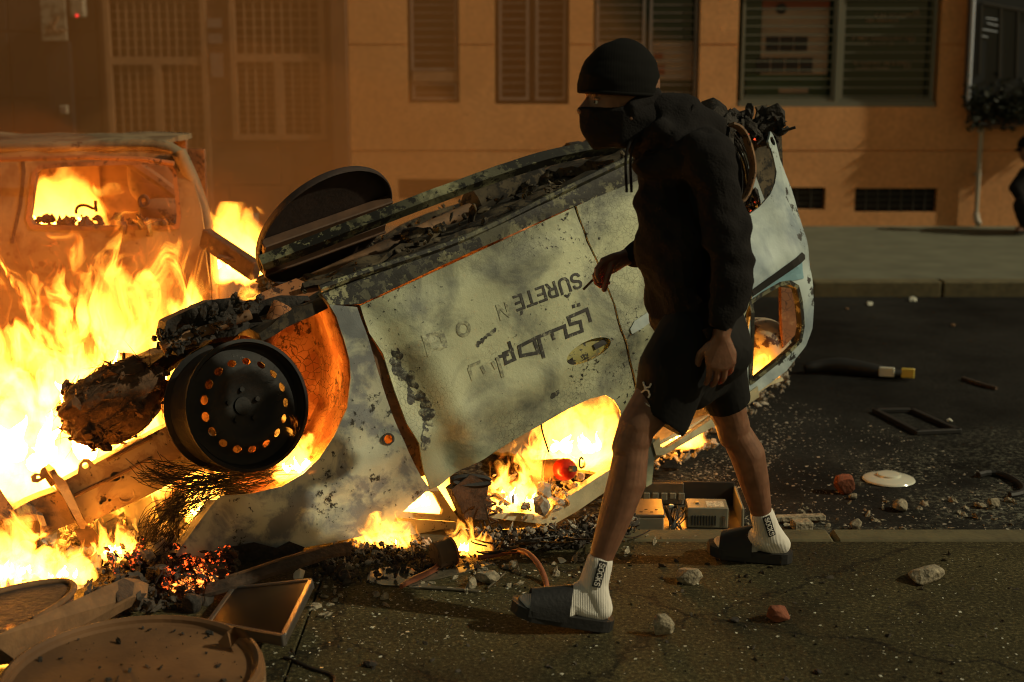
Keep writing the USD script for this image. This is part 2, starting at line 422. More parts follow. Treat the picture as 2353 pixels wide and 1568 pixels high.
M['road'] = mat('road', {
    'g': ('geometry', {}),
    'n1': ('noise_texture', {'scale': 70, 'detail': 4, 'roughness': .8}), 'r1': ('rgb_ramp', {'ramp': [(.3, (.005, .005, .0048)), (.6, (.022, .0215, .0195)), (.75, (.045, .043, .038))]}),
    'ash': ('noise_texture', {'scale': 1.1, 'detail': 4, 'roughness': .6}), 'am': ('map_range', {'from_min': .44, 'from_max': .62, 'clamp': True}),
    'sp': ('noise_texture', {'scale': 48, 'detail': 5, 'roughness': .8}), 'sm': ('map_range', {'from_min': .50, 'from_max': .60, 'clamp': True}),
    'mul': ('math', {'math_type': 'multiply'}), 'tn': ('noise_texture', {'scale': .8, 'detail': 6, 'roughness': .65}), 'tm': ('map_range', {'from_min': .35, 'from_max': .65, 'to_min': .35, 'to_max': 1.5, 'clamp': True}), 'ts': ('vector_math', {'math_type': 'scale'}), 'c': ('mix', {'color2': (.26, .26, .2)}), 'b': ('bump', {'strength': .6, 'distance': .006}),
    'near': ('separate_xyz', {}), 'nm': ('map_range', {'from_min': 7.2, 'from_max': 5.6, 'clamp': True}), 'mul2': ('math', {'math_type': 'multiply'}),
    'p': ('principled_bsdf', {'roughness': .85, 'specular_ior_level': .08})},
    [('g.position', 'n1.vector'), ('n1.fac', 'r1.fac'), ('g.position', 'ash.vector'), ('ash.fac', 'am.value'), ('g.position', 'sp.vector'), ('sp.fac', 'sm.value'), ('am.result', 'mul.value1'), ('sm.result', 'mul.value2'),
     ('g.position', 'near.vector'), ('near.y', 'nm.value'), ('mul.value', 'mul2.value1'), ('nm.result', 'mul2.value2'),
     ('mul2.value', 'c.fac'), ('g.position', 'tn.vector'), ('tn.fac', 'tm.value'), ('r1.color', 'ts.vector1'), ('tm.result', 'ts.scale'), ('ts.vector', 'c.color1'), ('c.color', 'p.base_color'), ('n1.fac', 'b.height'), ('b.normal', 'p.normal')])
# facade
M['wall'] = mat('wall', {
    'g': ('geometry', {}), 'n': ('noise_texture', {'scale': 1.3, 'detail': 6, 'roughness': .6}), 'n2': ('noise_texture', {'scale': 26, 'detail': 5, 'roughness': .7}),
    'r': ('rgb_ramp', {'ramp': [(.3, (.60, .28, .105)), (.7, (.76, .37, .15))]}), 'm': ('map_range', {'from_min': .3, 'from_max': .7, 'to_min': .80, 'to_max': 1.1, 'clamp': True}), 's': ('vector_math', {'math_type': 'scale'}),
    'b': ('bump', {'strength': .3, 'distance': .01}), 'p': ('principled_bsdf', {'roughness': .8})},
    [('g.position', 'n.vector'), ('n.fac', 'r.fac'), ('g.position', 'n2.vector'), ('n2.fac', 'm.value'), ('r.color', 's.vector1'), ('m.result', 's.scale'), ('s.vector', 'p.base_color'), ('n2.fac', 'b.height'), ('b.normal', 'p.normal')])
M['dark_stone'] = simple('dark_stone', (.10, .05, .028), .55, noise=.4, nscale=5)
M['dark_tile'] = simple('dark_tile', (.035, .022, .015), .5, noise=.3, nscale=5)
M['frame_brown'] = simple('frame_brown', (.27, .15, .08), .6, noise=.2, nscale=8)
M['frame_grey'] = simple('frame_grey', (.17, .135, .12), .5, noise=.2, nscale=8)
M['frame_alu'] = simple('frame_alu', (.17, .165, .13), .45)
M['pane'] = simple('pane', (.008, .007, .006), .12)
M['pane_green'] = simple('pane_green', (.022, .04, .028), .15)
M['blind'] = simple('blind', (.022, .017, .013), .7)
M['poster'] = simple('poster', (.42, .30, .22), .6, noise=.1, nscale=6)
M['poster_red'] = simple('poster_red', (.30, .09, .05), .6)
M['poster_green'] = simple('poster_green', (.06, .09, .045), .6)
M['poster_dark'] = simple('poster_dark', (.04, .03, .03), .6)
M['pipe'] = simple('pipe', (.38, .33, .26), .45)
M['leaf'] = mat('leaf', {'o': ('geometry', {}), 'r': ('rgb_ramp', {'ramp': [(0, (.012, .016, .008)), (1, (.05, .06, .02))]}), 'p': ('principled_bsdf', {'roughness': .6})}, [('o.random_per_island', 'r.fac'), ('r.color', 'p.base_color')])
M['box_dark'] = simple('box_dark', (.02, .025, .035), .3)
M['box_edge'] = simple('box_edge', (.42, .46, .55), .4)
M['notice'] = mat('notice', {'g': ('geometry', {}), 'n': ('noise_texture', {'scale': 14, 'detail': 3}), 'r': ('rgb_ramp', {'ramp': [(.4, (.12, .10, .07)), (.5, (.26, .22, .16))]}), 'p': ('principled_bsdf', {'roughness': .6})}, [('g.position', 'n.vector'), ('n.fac', 'r.fac'), ('r.color', 'p.base_color')])

# ---------------------------------------------------------------- fire
FIRES = 0


def flame_volume(c, r, k, scale, lo, hi, seed, hot):
    """Glowing gas: curling noise in the air, thinning upwards and outwards."""
    global FIRES
    FIRES += 1
    c = np.array(c); r = np.array(r)
    ramp = [(0, (1, .10, .004)), (.4, (1, .215, .010)), (1, (1, .40, .040))] if hot else [(0, (1, .12, .008)), (.5, (1, .22, .015)), (1, (1, .32, .04))]
    n = {'g': ('geometry', {}),
         'l0': ('vector_math', {'math_type': 'subtract', 'vector2': tuple(c)}), 'l': ('vector_math', {'math_type': 'divide', 'vector2': tuple(r)}),
         'lz': ('separate_xyz', {}), 'flat': ('vector_math', {'math_type': 'multiply', 'vector2': (1, 1, .35)}), 'len': ('vector_math', {'math_type': 'length'}),
         'rr': ('math', {'math_type': 'power', 'value2': 3.0}), 'rk': ('math', {'math_type': 'multiply_add', 'value2': .50}),
         'bot': ('map_range', {'from_min': -1.0, 'from_max': -.70, 'to_min': .45, 'to_max': 0, 'clamp': True}), 'bs': ('math', {'math_type': 'add'}),
         'm': ('mapping', {'location': (seed * 3.1, seed * 1.7, -.7 * seed), 'scale': (1, 1, .62)}),
         'w': ('noise_texture', {'scale': scale * .7, 'detail': 1.0}),
         'wa': ('vector_math', {'math_type': 'multiply_add', 'vector2': (1.7 / scale,) * 3}),
         'n': ('noise_texture', {'scale': scale, 'detail': 4.0, 'roughness': .58, 'distortion': 1.5}),
         'hf': ('map_range', {'from_min': -1.0, 'from_max': 1.0, 'to_min': lo, 'to_max': hi, 'clamp': True}),
         'sub': ('math', {'math_type': 'subtract'}),
         'gn': ('map_range', {'from_min': 0, 'from_max': .055, 'clamp': True}), 'pw': ('math', {'math_type': 'power', 'value2': 1.6}),
         'col': ('rgb_ramp', {'ramp': ramp}), 'kz': ('map_range', {'from_min': -.9, 'from_max': .35, 'to_min': k * 2.6, 'to_max': k, 'clamp': True}), 'ks': ('math', {'math_type': 'multiply'}), 'mul': ('vector_math', {'math_type': 'scale'}),
         'v': ('volume_coefficients', {'scatter_coeffs': (0, 0, 0), 'absorption_coeffs': (0, 0, 0)})}
    l = [('g.position', 'l0.vector1'), ('l0.vector', 'l.vector1'), ('l.vector', 'lz.vector'), ('l.vector', 'flat.vector1'), ('flat.vector', 'len.vector1'), ('len.value', 'rr.value1'), ('rr.value', 'rk.value1'),
         ('g.position', 'm.vector'), ('m.vector', 'w.vector'), ('w.color', 'wa.vector1'), ('m.vector', 'wa.vector3'), ('wa.vector', 'n.vector'),
         ('lz.z', 'hf.value'), ('lz.z', 'bot.value'), ('hf.result', 'bs.value1'), ('bot.result', 'bs.value2'), ('bs.value', 'rk.value3'), ('n.fac', 'sub.value1'), ('rk.value', 'sub.value2'), ('sub.value', 'gn.value'), ('gn.result', 'pw.value1'),
         ('pw.value', 'col.fac'), ('pw.value', 'ks.value1'), ('lz.z', 'kz.value'), ('kz.result', 'ks.value2'), ('col.color', 'mul.vector1'), ('ks.value', 'mul.scale'), ('mul.vector', 'v.emission_coeffs')]
    return usdkit.material(stage, f'/World/Looks/flame_gas_{FIRES:03d}', n, l, volume='v.volume')


CORE = {}


def core_mat(k):
    if k not in CORE:
        CORE[k] = mat('flame_core_%d' % round(k * 10), {'e': ('emission', {'color': (1, .30, .030), 'strength': k})}, surface='e.emission')
    return CORE[k]


def tongues(c, r, n, seed):
    """Licking, tapering tongues of flame standing on the fire's base."""
    q = np.random.RandomState(seed)
    ms = []
    for i in range(n):
        a, d = q.uniform(0, 6.28), math.sqrt(q.rand()) * .62
        b = np.array([c[0] + r[0] * d * math.cos(a), c[1] + r[1] * d * math.sin(a), c[2] - r[2] * .96])
        h = r[2] * q.uniform(.35, .95) * (1 - .6 * d)
        w = min(r[0], r[1] * 1.6, r[2]) * q.uniform(.09, .20)
        t = np.linspace(0, 1, 12)
        ph, am = q.uniform(0, 6.28), w * q.uniform(.5, 1.2)
        pts = np.stack([b[0] + am * np.sin(5 * t + ph) * t, b[1] + am * np.cos(4 * t + ph) * t * .6, b[2] + h * t], 1)
        ms.append(tube(pts, list(w * np.array([.45, .9, 1, .85, .6, .36, .16, .01])), 9))
    return cat(ms)


def fire(label, u, v, Y, rx, ry, rz, k=22.0, scale=4.0, lo=.30, hi=.66, hot=True, core=0.0, n=5, name='fire', seed=None, dz=0.0):
    """A fire whose base centre shows at (u, v) at distance Y; radii in metres."""
    b = at_y(u, v, Y)
    c = b + np.array([0, 0, rz * .9])
    s = FIRES + 1 if seed is None else seed
    t = Thing(name, label, 'fire', b)
    sp = trimesh.creation.icosphere(3)
    sp.vertices = sp.vertices * np.array([rx, ry, rz]) * 1.04 + c
    t.add('flame', sp, flame_volume(c, (rx, ry, rz), k, scale, lo, hi, s, hot))
    if core:
        core *= 17.0
        t.add('flame_core', tongues(c - np.array([0, 0, .1 * rz]), (rx * .70, ry * .62, rz * .48), n * 2, 100 + s), core_mat(core), smooth=True)
    return t

#@@SETTING

# ================================================================ SETTING
RZ = -0.12
HAZE = 0.0
KY, FKY, WY = 4.90, 10.78, 14.55
solo('haze', bx(-64, 64, -16, 64, RZ - 1.2, 5.2), mat('haze', {'v': ('principled_volume', {'color': (.85, .60, .42), 'density': HAZE, 'anisotropy': .35})}, surface=None, volume='v.volume'), kind='stuff') if HAZE else None
solo('ground', bx(-60, 60, -12, 60, RZ - .3, RZ - .006), M['road'], kind='structure')
solo('road', bx(-40, 40, KY - .05, FKY + .05, RZ - .004, RZ), M['road'], kind='structure')
pav = Thing('pavement', kind='structure')
for i, x in enumerate((-9.62, -6.62, -3.62, -0.62, 2.38, 5.38)):
    pav.add('slab', obox((x + 1.5, -1.62, -.1), np.eye(3), (2.995, 12.76, .2), .004), M['pavement'])
kb = Thing('kerb', kind='structure')
for x in np.arange(-7, 8, 1.0):
    kb.add('kerb_stone', obox((x + .5 + .14, KY - .065, -.1), np.eye(3), (.992, .13, .2), .012), M['kerb'])
fk = Thing('far_kerb', kind='structure')
for x in np.arange(-9, 10, 1.0):
    fk.add('kerb_stone', obox((x + .5 + .3, FKY + .075, -.1), np.eye(3), (.988, .15, .2), .012), M['kerb'])
solo('far_pavement', bx(-20, 20, FKY + .153, WY + 1.0, -.2, -.003), M['far_pavement'], kind='structure')


def wx(u, v=200):
    return at_y(u, v, WY)[0]


def wz(v, u=1176):
    return at_y(u, v, WY)[2]


def rect(u0, u1, v0, v1):
    """Opening on the facade by its corners; tops above the frame end at a lintel."""
    z1 = wz(v1)
    z0 = wz(v0)
    return [wx((u0), (v0 + v1) / 2), wx(u1, (v0 + v1) / 2), z1, z0]


TOP = 4.6
XS = wx(803)
openings = {
    'w1': rect(935, 1055, -40, 237), 'w2': rect(1137, 1308, -40, 240), 'w3': rect(1363, 1608, -40, 242), 'w4': rect(1696, 2160, -14, 246),
    'v1': rect(914, 1060, 412, 458), 'v2': rect(1800, 1897, 431, 482), 'v3': rect(1964, 2154, 433, 488)}
w1 = Thing('painted_building', 'tan painted building with barred ground floor windows across the street', 'building', (0, WY, 0))
GR = [wz(347), wz(103)]
full = unary_union([sbox(o[0], o[2], o[1], o[3]) for o in openings.values()])
lev = [-.05, GR[0] - .008, GR[0] + .008, GR[1] - .008, GR[1] + .008, TOP]


def wallpiece(poly, y0, y1):
    m = cs(poly).extrude(y1 - y0)
    v, f, _ = meshkit.arrays(m)
    return trimesh.Trimesh(np.stack([v[:, 0], y1 - v[:, 2], v[:, 1]], 1), f, process=False)


for a, b in ((0, 1), (2, 3), (4, 5)):
    w1.add('wall', wallpiece(sbox(XS, lev[a], 11, lev[b]).difference(full), WY, WY + .25), M['wall'])
for a in (1, 3):
    w1.add('groove', wallpiece(sbox(XS, lev[a] - .001, 11, lev[a + 1] + .001).difference(full), WY + .022, WY + .24), M['wall'])
w1.add('room_wall', bx(XS, 11, WY + .9, WY + 1.0, -.05, TOP), M['dark_tile'])


def window(bld, o, frames, bars, pane, depth=.10, barm='frame_grey', framem='frame_grey', fw=.030, barh=.006):
    """frames: list of (x0,x1,z0,z1) leaf rectangles; each leaf has its own grille of horizontal bars."""
    x0, x1, z0, z1 = o
    p = bld.add('window', bx(x0, x1, WY + .16, WY + .17, z0, z1), M[pane])
    for (a, b, c, d) in frames:
        ring = sbox(a, c, b, d).difference(sbox(a + fw, c + fw, b - fw, d - fw))
        bld.add('frame', wallpiece(ring, WY + depth - .07, WY + depth - .03), M[framem], parent=p)
        for z in bars:
            if c + fw < z < d - fw:
                bld.add('window_bar', bx(a + fw, b - fw, WY + depth - .062, WY + depth - .04, z - barh / 2 - .002, z + barh / 2 + .002), M[barm], parent=p)
    return p


sp = wz(0) - wz(18.5)
o = openings['w1']
p = window(w1, o, [(o[0] + .045, o[1] - .02, o[2] + .03, wz(190)), (o[0] + .035, o[1] - .02, wz(163), o[3])], [wz(232 - 18.4 * i) for i in range(1, 16)], 'pane')
w1.add('transom', bx(o[0] + .05, o[1] - .015, WY + .015, WY + .06, wz(188), wz(165)), M['frame_brown'], parent=p)
o = openings['w2']
mx = (o[0] + o[1]) / 2 - .01
window(w1, o, [(o[0] + .04, mx - .02, o[2] + .04, o[3]), (mx + .045, o[1] - .03, o[2] + .04, o[3])], [wz(228 - 18.4 * i) for i in range(1, 16)], 'blind')
o = openings['w3']
mx = (o[0] + o[1]) / 2
p = window(w1, o, [(o[0] + .03, mx - .01, o[2] + .03, o[3]), (mx + .03, o[1] - .02, o[2] + .03, o[3])], [wz(232 - 18.4 * i) for i in range(1, 16)], 'pane_green')
for a, b in ((o[0] + .05, mx - .03), (mx + .05, o[1] - .05)):
    w1.add('poster', bx(a, b, WY + .145, WY + .155, wz(185), wz(95)), M['poster'], parent=p)
w1.add('poster', bx(wx(1505), wx(1530), WY + .135, WY + .14, wz(172), wz(150)), M['poster_red'], parent=p)
w1.add('poster', bx(wx(1505), wx(1525), WY + .135, WY + .14, wz(136), wz(120)), M['poster_red'], parent=p)
o = openings['w4']
mx = wx(1925)
p = window(w1, o, [(o[0] + .045, mx - .03, o[2] + .06, o[3]), (mx + .03, o[1] - .04, o[2] + .06, o[3])], [wz(222 - 20.2 * i) for i in range(0, 13)], 'pane_green', barm='frame_alu', framem='frame_alu', fw=.025, barh=.007)
w1.add('mullion', bx(mx - .025, mx + .025, WY + .012, WY + .06, o[2] + .03, o[3]), M['frame_alu'], parent=p)
w1.add('window_sill', bx(o[0] + .02, o[1] - .02, WY + .008, WY + .14, o[2] + .001, o[2] + .055), M['frame_alu'], parent=p)


def on_pane(m, u0, u1, v0, v1, d=.0):
    w1.add('poster_panel', bx(wx(u0), wx(u1), WY + .15 - d, WY + .157 - d, wz(v1), wz(v0)), M[m], parent=p)


on_pane('poster', 1752, 1906, 22, 172)
on_pane('poster_red', 1752, 1906, 0, 21)
on_pane('poster_green', 1720, 1906, 173, 236)
on_pane('poster', 1796, 1864, 201, 215, .008)
for i in range(3):
    on_pane('poster_dark', 1762 + 33 * i, 1792 + 33 * i, 84, 117, .008)
for i in range(4):
    on_pane('poster_dark', 1743 + 33 * i, 1773 + 33 * i, 133, 167, .008)
sq = [(0, -1), (.5, -.6), (1, 0), (.5, .6), (0, 1), (-.5, .6), (-1, 0), (-.5, -.6)]
w1.add('poster_mark', trimesh.creation.cylinder(.055, .006, transform=trimesh.transformations.compose_matrix(angles=(math.pi / 2, 0, 0), translate=(wx(1795), WY + .14, wz(19)))), M['poster_dark'], parent=p)
# pale handwriting-like lines of lettering on the dark pane
for row, (v, u0, u1) in enumerate(((34, 2010, 2098), (47, 1990, 2064), (88, 1960, 2094), (100, 1990, 2058), (146, 1968, 2088), (158, 1972, 2050))):
    ms = []
    q = np.random.RandomState(40 + row)
    u = u0
    while u < u1:
        w_ = q.uniform(5, 11)
        t = np.linspace(0, 1, 9)
        pts = np.stack([wx(u) + t * (wx(u + w_) - wx(u)), 0 * t + WY + .15, wz(v) + .011 * np.sin(t * 9 + q.uniform(0, 6)) + .008 * np.sin(23 * t)], 1)
        ms.append(tube(pts, .0042, 4))
        u += w_ + (1.2 if q.rand() < .7 else 5)
    w1.add('writing', cat(*ms), M['poster'], parent=p)
for v in (31, 92, 151):
    ring = lathe([(.026, 0), (.032, 0), (.032, .006), (.026, .006), (.026, 0)], 20)
    c_ = np.array([wx(2106 - (v - 31) * .12), WY + .152, wz(v)])
    tick = tube([c_ + (-.012, 0, .004), c_ + (-.003, 0, -.012), c_ + (.018, 0, .022)], .004, 5)
    w1.add('tick_mark', cat(place(ring, c_, (1, 0, 0), (0, 0, 1), (0, -1, 0)), tick), M['poster'], parent=p)
for k in ('v1', 'v2', 'v3'):
    o = openings[k]
    pv = w1.add('basement_vent', bx(o[0], o[1], WY + .10, WY + .11, o[2], o[3]), M['black'])
    nb = max(3, int((o[1] - o[0]) / .11))
    for i in range(1, nb):
        x = o[0] + (o[1] - o[0]) * i / nb
        w1.add('vent_bar', bx(x - .006, x + .006, WY + .02, WY + .035, o[2], o[3]), M['dark_metal'], parent=pv)
    for i in (1, 2, 3):
        z = o[2] + (o[3] - o[2]) * i / 4
        w1.add('vent_bar', bx(o[0], o[1], WY + .037, WY + .05, z - .006, z + .006), M['dark_metal'], parent=pv)
# drainpipe down the right end
dp = Thing('drainpipe', 'thin pale drainpipe running down the tan wall', 'pipe', (wx(2250), WY, 0))
a, b = at_y(2261, 200, WY - .06), at_y(2243, 492, WY - .06)
dp.add('pipe', tube([a, a * .5 + b * .5, b], .024, 12), M['pipe'], smooth=True)
dp.add('pipe_shoe', tube([b, b + (0, -.03, -.05), b + (0, -.09, -.09)], .034, 12), M['pipe'], smooth=True)
for v in (300, 400):
    c_ = a + (b - a) * ((v - 200) / 292)
    dp.add('bracket', bx(c_[0] - .032, c_[0] + .032, WY - .07, WY - .001, c_[2] - .012, c_[2] + .012), M['pipe'])
# projecting box window at the far right with foliage below
PB = WY - 0.17
sbx = Thing('projecting_window_box', 'dark projecting window box with a bright steel edge above the drainpipe', 'window box', (at_y(2300, 200, PB)[0], WY, 0))
pts = [at_y(u, v, PB) for u, v in ((2236, -60), (2222, 236), (2560, 236), (2560, -60))]
v8 = np.array(pts + [q + (0.005, .14, 0) for q in pts])
sbx.add('case', trimesh.convex.convex_hull(v8), M['box_dark'])
sbx.add('steel_edge', tube([at_y(2240, -60, PB - .02), at_y(2231, 120, PB - .02), at_y(2224, 250, PB - .02)], .02, 6), M['box_edge'])
sbx.add('window_frame', cat(*[tube([at_y(a, b, PB - .012), at_y(c, d, PB - .012)], .018, 5) for a, b, c, d in ((2256, 8, 2250, 170), (2256, 8, 2420, 38), (2300, 18, 2296, 180), (2340, 24, 2336, 180))]), M['dark_metal'])
for (a, b, c, d) in ((2266, 42, 2292, 46), (2268, 54, 2294, 60), (2258, 68, 2292, 74), (2252, 82, 2270, 86)):
    sbx.add('slat', tube([at_y(a, b, PB - .02), at_y(c, d, PB - .02)], .006, 4), M['box_edge'])
q = np.random.RandomState(3)
lv, lf = [], []
for i in range(1500):
    u, v = q.uniform(2216, 2480), 150 + 130 * q.beta(4, 2.2)
    v += 14 * math.sin(u * .09)
    c_ = at_y(u, v, PB - .02 + q.uniform(-.05, .12))
    if q.rand() < .5:
        c_ = at_y(q.uniform(2222, 2480), q.uniform(222, 285 + 14 * math.sin(u * .07)), PB + q.uniform(-.06, .12))
    a = trimesh.transformations.random_rotation_matrix(q.rand(3))[:3, :3]
    s_ = q.uniform(.018, .04)
    lf.append(np.array([[0, 1, 2], [0, 2, 3]]) + 4 * i)
    lv.append(c_ + np.array([[-1.4, 0, 0], [0, -.6, .1], [1.4, 0, 0], [0, .6, .1]]) * s_ @ a)
sh = Thing('hanging_plant', 'dark leafy plant hanging below the projecting window box', 'plant', at_y(2300, 260, PB))
sh.add('leaves', trimesh.Trimesh(np.vstack(lv), np.vstack(lf), process=False), M['leaf'])
sh.add('stem', cat(*[tube(spline([at_y(q.uniform(2230, 2460), 230, PB + .05), at_y(q.uniform(2230, 2460), 265, PB), at_y(q.uniform(2230, 2460), 285, PB - .05)], 10), .008, 5) for _ in range(8)]), M['wire'])

# the dark stone building on the left
w2 = Thing('stone_building', 'dark stone clad building with gridded door and windows behind the flames', 'building', (-5, WY, 0))
XL = wx(232)
d1 = [wx(246), wx(478), .02, wz(-30)]
d2 = [wx(532), wx(748), wz(322), wz(-30)]
ops = unary_union([sbox(d[0], d[2], d[1], d[3]) for d in (d1, d2)])
courses = [-.05, .42, .86, 1.3, 1.74, 2.2, 2.7, TOP]
for a, b in zip(courses[:-1], courses[1:]):
    xa = XL
    st = sbox(XL, a + .005, XS - .006, b - .005).difference(ops)
    for g in getattr(st, 'geoms', [st]):
        x0, _, x1, _ = g.bounds
        nn = max(1, round((x1 - x0) / .62))
        for i in range(nn):
            piece = g.intersection(sbox(x0 + (x1 - x0) * i / nn + .004, -1, x0 + (x1 - x0) * (i + 1) / nn - .004, 9))
            if not piece.is_empty and piece.area > .005:
                w2.add('stone_panel', wallpiece(piece, WY + .02 + .006 * ((i * 7 + round(a * 10)) % 3), WY + .1), M['dark_stone'])
w2.add('wall', wallpiece(sbox(XL, -.05, XS, TOP).difference(ops), WY + .1, WY + .3), M['dark_stone'])
w2.add('pilaster', obox(((wx(752) + XS) / 2 + .02, WY - .02, TOP / 2), np.eye(3), (XS - wx(752) - .06, .09, TOP), .01), M['dark_stone'])


def grille(d, zt, leafs, nv, nh_top, nh_leaf, name):
    x0, x1, z0, z1 = d
    pth = w2.add(name, bx(x0, x1, WY + .2, WY + .21, z0, z1), M['pane'])
    fw = .055
    ring = sbox(x0, z0, x1, z1).difference(sbox(x0 + fw, z0 + fw, x1 - fw, z1 - fw))
    w2.add('frame', wallpiece(ring, WY - .01, WY + .08), M['frame_brown'], parent=pth)
    w2.add('transom', bx(x0 + fw, x1 - fw, WY, WY + .07, zt - .04, zt + .04), M['frame_brown'], parent=pth)
    lx = np.linspace(x0 + fw, x1 - fw, leafs + 1)
    for x in lx[1:-1]:
        w2.add('stile', bx(x - .035, x + .035, WY + .002, WY + .068, z0 + fw, zt - .04), M['frame_brown'], parent=pth)
    for i in range(1, nv):
        x = x0 + fw + (x1 - x0 - 2 * fw) * i / nv
        w2.add('grille_bar', bx(x - .008, x + .008, WY + .02, WY + .036, zt + .04, z1 - fw), M['frame_brown'], parent=pth)
        w2.add('grille_bar', bx(x - .008, x + .008, WY + .02, WY + .036, z0 + fw, zt - .04), M['frame_brown'], parent=pth)
    for i in range(1, nh_top):
        z = zt + .04 + (z1 - fw - zt - .04) * i / nh_top
        w2.add('grille_bar', bx(x0 + fw, x1 - fw, WY + .037, WY + .05, z - .007, z + .007), M['frame_brown'], parent=pth)
    for i in range(1, nh_leaf):
        z = z0 + fw + (zt - .04 - z0 - fw) * i / nh_leaf
        w2.add('grille_bar', bx(x0 + fw, x1 - fw, WY + .037, WY + .05, z - .005, z + .005), M['frame_brown'], parent=pth)


grille(d1, wz(140), 2, 11, 7, 18, 'door')
grille(d2, wz(133), 2, 9, 7, 12, 'window')
for a, b, c, d in ((482, 514, 42, 64), (482, 514, 78, 100), (486, 514, 122, 178)):
    w2.add('wall_plate', bx(wx(a), wx(b), WY + .0, WY + .018, wz(d), wz(c)), M['frame_grey'])
# darkest frontage at the far left
w3 = Thing('dark_frontage', 'nearly black tiled frontage at the far left edge', 'building', (-7, WY, 0))
for i in range(9):
    for j in range(7):
        x0, x1 = XL - .03 - (i + 1) * .9, XL - .03 - i * .9
        w3.add('tile', obox(((x0 + x1) / 2, WY + .1, .3 + j * .66), np.eye(3), (.885, .04, .645), .006), M['dark_tile'])
w3.add('wall', bx(-13, XL - .02, WY + .14, WY + .4, -.05, TOP), M['dark_tile'])
w3.add('corner_post', bx(wx(116), wx(166), WY - .06, WY + .07, -.05, wz(96)), M['black'])
sg = Thing('wall_sign', 'pale rectangular sign board with faint lettering on the dark frontage', 'sign', (wx(138), WY, wz(95)))
sg.add('board', bx(wx(113), wx(168), WY - .12, WY - .08, wz(94), wz(-20)), M['notice'])
sg.add('emblem', tube([(wx(132), WY - .125, wz(52)), (wx(139), WY - .125, wz(66)), (wx(153), WY - .125, wz(38))], .012, 5), M['frame_brown'])
sg.add('writing', tube([(wx(126) + .018 * i, WY - .125, wz(72) + .015 * math.sin(i * 1.9)) for i in range(12)], .009, 5), M['frame_brown'])
ab = Thing('alarm_box', 'small pale alarm box with a red light beside the wall sign', 'alarm box', (wx(190), WY, wz(38)))
ab.add('case', obox((wx(193), WY - .04, wz(10)), np.eye(3), (wx(210) - wx(178), .12, wz(-24) - wz(38)), .012), M['notice'])
ab.add('lamp', trimesh.creation.icosphere(2, .016).apply_translation((wx(193), WY - .1, wz(37))), mat('red_lamp', {'e': ('emission', {'color': (1, .03, .03), 'strength': 1.5})}, surface='e.emission'))
sk = Thing('wall_socket', 'small white box low on the dark corner post', 'junction box', (wx(150), WY, wz(256)))
sk.add('case', obox((wx(150), WY - .085, wz(252)), np.eye(3), (.085, .05, .09), .01), M['notice'])
sk.add('cover', obox((wx(150), WY - .115, wz(252)), np.eye(3), (.06, .012, .065), .004), M['frame_grey'])

#@@CAR

# ================================================================ OVERTURNED POLICE CAR
YAW, TILT = math.radians(28), math.radians(18.8)
dh = np.array([math.cos(YAW), math.sin(YAW), 0])
CA = math.cos(TILT) * dh + np.array([0, 0, math.sin(TILT)])          # nose to tail
CB0 = math.sin(TILT) * dh - np.array([0, 0, math.cos(TILT)])
CW0 = np.array([-math.sin(YAW), math.cos(YAW), 0])
ROLL = math.radians(9.5)
CW = math.cos(ROLL) * CW0 + math.sin(ROLL) * CB0                     # into the car
CB = math.cos(ROLL) * CB0 - math.sin(ROLL) * CW0                     # sill to roof (downwards: it lies on its roof)
P0 = np.array([.05, 4.95, 0])
CO = P0 + .3625 * CA - 1.065 * CB


def wside(s, q):
    """How far the side leans into the car: sill tuck, crease, tumblehome of the windows; dents from the crash."""
    q = np.asarray(q, float); s = np.asarray(s, float)
    w = .05 * np.clip((.06 - q) / .12, 0, 1) ** 2 + .10 * np.clip((q - .74) / .38, 0, 1.4) ** 1.2
    w = w + .014 / (1 + np.exp((q - .155) / .010)) - .012 * np.exp(-((q - .60) / .045) ** 2) + .010 / (1 + np.exp(-(q - .665) / .012))
    d = meshkit.fbm(np.stack([s * 3.1 + 5, q * 4.3, 0 * s], -1), 3, 4) - .5
    return w + .022 * d


def cpq(u, v, w=None):
    """Where a picture spot lies on the car's side: (s, q)."""
    r = ray(u, v)
    ww = 0.0 if w is None else w
    for _ in range(4):
        p0 = CO + CW * ww
        p = C + r * (np.dot(p0 - C, CW) / np.dot(r, CW))
        s, q = np.dot(p - CO, CA), np.dot(p - CO, CB)
        if w is None:
            ww = float(wside(s, q))
    return s, q


def cw(s, q, w):
    return CO + np.multiply.outer(s, CA) + np.multiply.outer(q, CB) + np.multiply.outer(w, CW)


def pxpoly(pts, w=None):
    return Polygon([cpq(u, v, w) for u, v in pts]).buffer(0)


def skin(poly, t=.012, off=0.0, res=.04, w=None, curl=None):
    """Sheet metal of thickness t following the car's side (or the flat depth w)."""
    m = cs(poly).extrude(t).refine_to_length(res)
    v, f, _ = meshkit.arrays(m)
    s, q, h = v[:, 0], v[:, 1], v[:, 2]
    ws = (wside(s, q) if w is None else np.full(len(s), float(w))) + off + h
    if curl is not None:
        ws = ws + curl(s, q)
    return trimesh.Trimesh(cw(s, q, ws), f[:, ::-1] if np.linalg.det(np.array([CA, CB, CW])) < 0 else f, process=False)


car = Thing('overturned_police_car', 'burnt out white police car lying overturned on its roof with the tail in the air', 'car', CO * (1, 1, 0))

